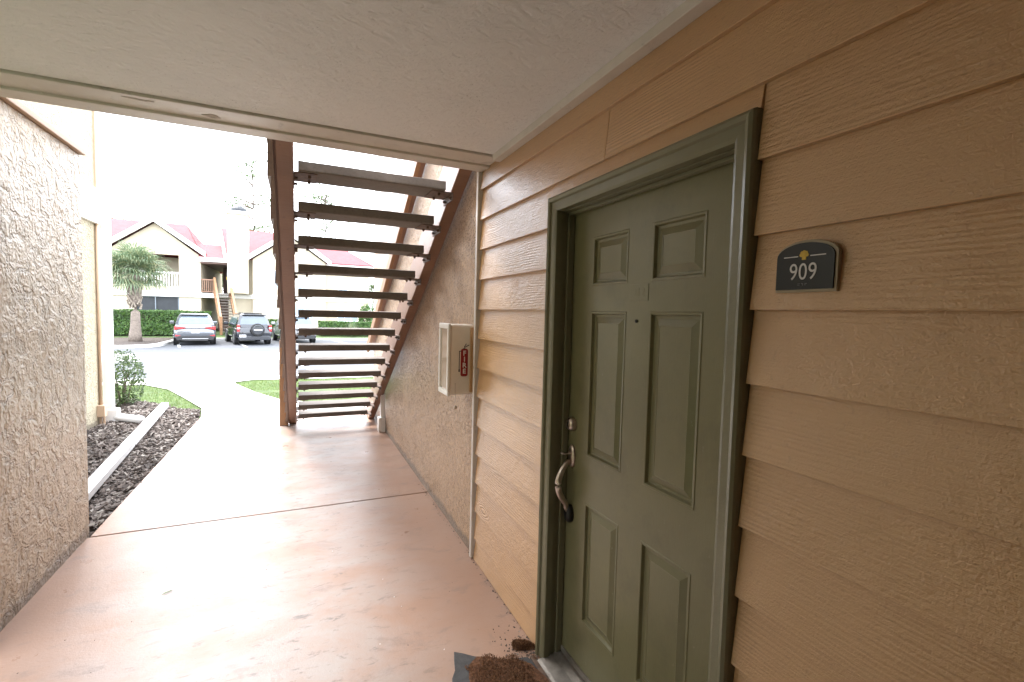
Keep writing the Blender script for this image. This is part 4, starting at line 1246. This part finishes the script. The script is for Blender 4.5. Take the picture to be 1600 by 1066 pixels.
# distant stair
fs = thing('distant_staircase', 'distant orange brown staircase rising to the breezeway of the far building', 'staircase', (-4.1, 35, -.15))
def fsm(t, off, z): # t 0 bottom..1 top
    return Vector((-4.05 - .75 * t + off, 34.9 + 3.0 * t, z))
for k_ in range(14):
    t = (k_ + .5) / 14; z = -.15 + 2.62 * (k_ + 1) / 14
    a, b = fsm(t, -.42, z), fsm(t, .42, z)
    mb = MB().add([a, b, b + Vector((0, .26, 0)), a + Vector((0, .26, 0)), a - Vector((0, 0, .07)), b - Vector((0, 0, .07)), b + Vector((0, .26, -.07)), a + Vector((0, .26, -.07))], [(0, 1, 2, 3), (4, 7, 6, 5), (0, 4, 5, 1), (1, 5, 6, 2), (2, 6, 7, 3), (3, 7, 4, 0)])
    wp(mb, 'tread', 'tread', par=fs)
for s_ in (-.47, .43):
    mb = MB(); a, b = fsm(0, s_, -.15), fsm(1, s_, 2.47)
    mb.add([a, a + Vector((.05, 0, 0)), b + Vector((.05, 0, -.25)), b + Vector((0, 0, -.25)), a + Vector((0, 0, .3)), a + Vector((.05, 0, .3)), b + Vector((.05, 0, .05)), b + Vector((0, 0, .05))], [(0, 1, 2, 3), (4, 7, 6, 5), (0, 4, 5, 1), (1, 5, 6, 2), (2, 6, 7, 3), (3, 7, 4, 0)])
    wp(mb, 'stringer', 'brown_light', par=fs)
    mb = MB()
    mb.add([a + Vector((-.03, 0, .72)), a + Vector((.09, 0, .72)), b + Vector((.09, 0, .80)), b + Vector((-.03, 0, .80)), a + Vector((-.03, 0, 1.0)), a + Vector((.09, 0, 1.0)), b + Vector((.09, 0, 1.08)), b + Vector((-.03, 0, 1.08))], [(0, 1, 2, 3), (4, 7, 6, 5), (0, 4, 5, 1), (1, 5, 6, 2), (2, 6, 7, 3), (3, 7, 4, 0)])
    wp(mb, 'handrail', 'brown_light', par=fs)
    wp(MB().box(a.x - .04, a.x + .10, a.y - .08, a.y + .06, -.2, .98), 'post', 'brown_light', par=fs)
    wp(MB().box(b.x - .04, b.x + .10, b.y - .05, b.y + .09, 2.3, 3.6), 'post', 'brown_light', par=fs)

# ------------------------------------------------------------------ cars (rear towards the viewer, -Y)
def superring(y, hw, z0, z1, tumble=0, n=20, p=4):
    out = []
    for i in range(n):
        a = 2 * math.pi * (i + .5) / n
        c, s_ = math.cos(a), math.sin(a)
        x = hw * math.copysign(abs(c) ** (2 / p), c); z = math.copysign(abs(s_) ** (2 / p), s_)
        zz = (z0 + z1) / 2 + (z1 - z0) / 2 * z
        out.append(Vector((x * (1 - tumble * max(0, z)), y, zz)))
    return out
def car(x, y, z, label, paint, kind, rz=0.0):
    t = thing('parked_car', label, 'car', (x, y, z), group='cars parked nose in before the far building')
    t.rotation_euler = (0, 0, rz)
    def cp(mb, name, mat, par=t, **k):
        o = mb.build(name, mat, **k); o.parent = par; return o
    hw = .90 if kind != 'old' else .86
    L = 4.5
    # lower body
    rings = [superring(0.0, hw * .88, .42, .78, .02), superring(.06, hw * .97, .34, .95, .03), superring(.35, hw, .26, 1.02, .04), superring(1.5, hw, .24, 1.02, .05),
             superring(3.1, hw, .24, 1.0, .05), superring(3.9, hw * .97, .26, .94, .06), superring(4.35, hw * .9, .32, .82, .06), superring(L, hw * .78, .42, .68, .05)]
    body = MB(); body.loft(rings); cp(body, 'body', paint, smooth=True)
    # greenhouse
    top = 1.62 if kind != 'old' else 1.66
    gh = MB()
    yb_, yt = (.10, .50) if kind != 'old' else (.08, .22)
    def grow(y0, y1, w0, w1, z0_, z1_):
        return y0, y1, w0, w1, z0_, z1_
    def section(z_, ya_, yb2, w_):
        r_ = .16
        return [Vector((-w_ + r_, ya_, z_)), Vector((w_ - r_, ya_, z_)), Vector((w_, ya_ + r_, z_)), Vector((w_, yb2 - r_, z_)), Vector((w_ - r_, yb2, z_)), Vector((-w_ + r_, yb2, z_)), Vector((-w_, yb2 - r_, z_)), Vector((-w_, ya_ + r_, z_))]
    gh.loft([section(.93, yb_, 3.35, hw * .94), section(1.05, yb_ + .04, 3.2, hw * .92), section(1.35, (yb_ + yt) / 2 + .05, 2.75, hw * .83), section(top - .06, yt + .05, 2.45, hw * .73), section(top, yt + .2, 2.3, hw * .64)])
    cp(gh, 'cabin', paint, smooth=False, bevel=.02)
    # rear window, as a slightly proud pane following the hatch
    def hp_(z_):   # y of the hatch at height z
        if z_ < 1.35: return yb_ + .04 + ((yb_ + yt) / 2 + .01 - yb_) * (z_ - 1.05) / .30
        return (yb_ + yt) / 2 + .05 + ((yt) - (yb_ + yt) / 2) * (z_ - 1.35) / (top - .06 - 1.35)
    z0w, z1w = (1.10, top - .13)
    rw = MB(); d = .012
    w0, w1 = hw * .78, hw * .60
    rw.add([(-w0, hp_(z0w) - d, z0w), (w0, hp_(z0w) - d, z0w), (w0 * .93, hp_(1.35) - d, 1.35), (w1, hp_(z1w) - d, z1w), (-w1, hp_(z1w) - d, z1w), (-w0 * .93, hp_(1.35) - d, 1.35)], [(0, 1, 2, 5), (5, 2, 3, 4)])
    cp(rw, 'rear_window', 'glass_dark')
    for s_ in (-1, 1):
        sw_ = MB()
        P = lambda yy, zz, ww: (s_ * ww, yy, zz)
        sw_.add([P(.55, 1.08, hw * .925), P(3.0, 1.08, hw * .925), P(2.5, 1.48, hw * .80), P(.75, 1.48, hw * .80)], [(0, 1, 2, 3)])
        cp(sw_, 'side_window', 'glass_dark')
    # spoiler, bumper, lights, plate
    cp(MB().box(-hw * .66, hw * .66, yt - .10, yt + .12, top - .07, top - .02), 'spoiler', paint, bevel=.015)
    lowm = 'car_black' if kind != 'pearl' else 'car_black'
    cp(MB().prism([(-hw * .92, .40), (-hw * .86, .27), (hw * .86, .27), (hw * .92, .40), (hw * .80, .50), (-hw * .80, .50)], -.035, .2, 'Y'), 'bumper', 'car_black' if kind != 'old' else paint, bevel=.02)
    if kind == 'new':
        cp(MB().box(-.55, .55, -.045, .02, .33, .37), 'bumper_strip', 'rim', bevel=.01)
        for s_ in (-1, 1):
            cp(MB().prism([(s_ * hw * .97, .99), (s_ * .40, .93), (s_ * .40, .88), (s_ * hw * .97, .80)], -.008, .16, 'Y'), 'tail_light', 'tail', bevel=.01)
            cp(MB().prism([(s_ * hw * .93, .56), (s_ * .62, .52), (s_ * .62, .47), (s_ * hw * .93, .48)], -.02, .10, 'Y'), 'rear_reflector', 'tail')
        cp(MB().box(-.40, .40, -.006, .12, .885, .915), 'light_bar', 'rim')
        cp(MB().box(-.17, .17, -.012, .10, .64, .76), 'number_plate', 'plate')
    elif kind == 'old':
        for s_ in (-1, 1):
            cp(MB().box(min(s_ * hw * .80, s_ * hw * .965), max(s_ * hw * .80, s_ * hw * .965), -.012, .18, .72, 1.08), 'tail_light', 'tail', bevel=.02)
            cp(MB().box(min(s_ * hw * .80, s_ * hw * .95), max(s_ * hw * .80, s_ * hw * .95), -.016, .10, .86, .95), 'reversing_light', 'plate', bevel=.01)
        sp_ = cp(MB().tube([(0.12, -.01, .83), (0.12, -.20, .83)], .33, 28), 'spare_wheel_tyre', 'tyre', bevel=.03)
        cp(MB().tube([(0.12, -.20, .83), (0.12, -.225, .83)], [.27, .25], 28), 'spare_wheel_cover', paint, bevel=.01)
        cp(MB().box(-.08, .32, -.232, -.226, .79, .86), 'cover_badge', 'rim')
        cp(MB().box(-.72, -.42, -.045, .0, .44, .56), 'number_plate', 'plate')
        cp(MB().box(-hw * .5, hw * .5, .4, 2.2, top + .01, top + .05), 'roof_rail', 'car_black')
    else:
        for s_ in (-1, 1):
            cp(MB().prism([(s_ * hw * .97, .92), (s_ * .45, .95), (s_ * .30, .84), (s_ * hw * .97, .78)], -.010, .16, 'Y'), 'tail_light', 'car_black', bevel=.01)
        cp(MB().prism([(-.28, .86), (.28, .86), (.22, .58), (-.22, .58)], -.006, .08, 'Y'), 'plate_recess', 'car_black')
        cp(MB().box(-.17, .17, -.014, .0, .62, .75), 'number_plate', 'plate')
        cp(MB().prism([(-hw * .9, .46), (hw * .9, .46), (hw * .75, .30), (-hw * .75, .30)], -.04, .1, 'Y'), 'diffuser', 'car_black')
    for s_ in (-1, 1):
        mr = MB().box(min(s_ * hw * .98, s_ * (hw + .20)), max(s_ * hw * .98, s_ * (hw + .20)), 2.75, 2.95, 1.02, 1.18); cp(mr, 'wing_mirror', paint, bevel=.03)
        for yy in (.85, 3.55):
            xo = s_ * (hw - .22)
            arch_ = MB().tube([(s_ * (hw - .02), yy, .36), (s_ * (hw + .012), yy, .36)], .41, 22); cp(arch_, 'wheel_arch', 'car_black')
            w = cp(MB().tube([(xo, yy, .33), (xo + s_ * .235, yy, .33)], .335, 24), 'wheel', 'tyre', bevel=.02)
            rmn = MB().tube([(xo + s_ * .225, yy, .33), (xo + s_ * .242, yy, .33)], .22, 20); q = rmn.build('rim', 'rim'); q.parent = w
    return t
car(-4.78, 28.4, -.41, 'silver grey compact SUV parked nearest the palm island', 'silver', 'new', .19)
car(-2.13, 28.5, -.41, 'charcoal SUV with a spare wheel on its rear door', 'charcoal', 'old', .25)
car(.12, 29.6, -.415, 'pale grey SUV partly hidden behind the brown stair stringer', 'pearl', 'pearl', .2)

bpy.context.view_layer.update()
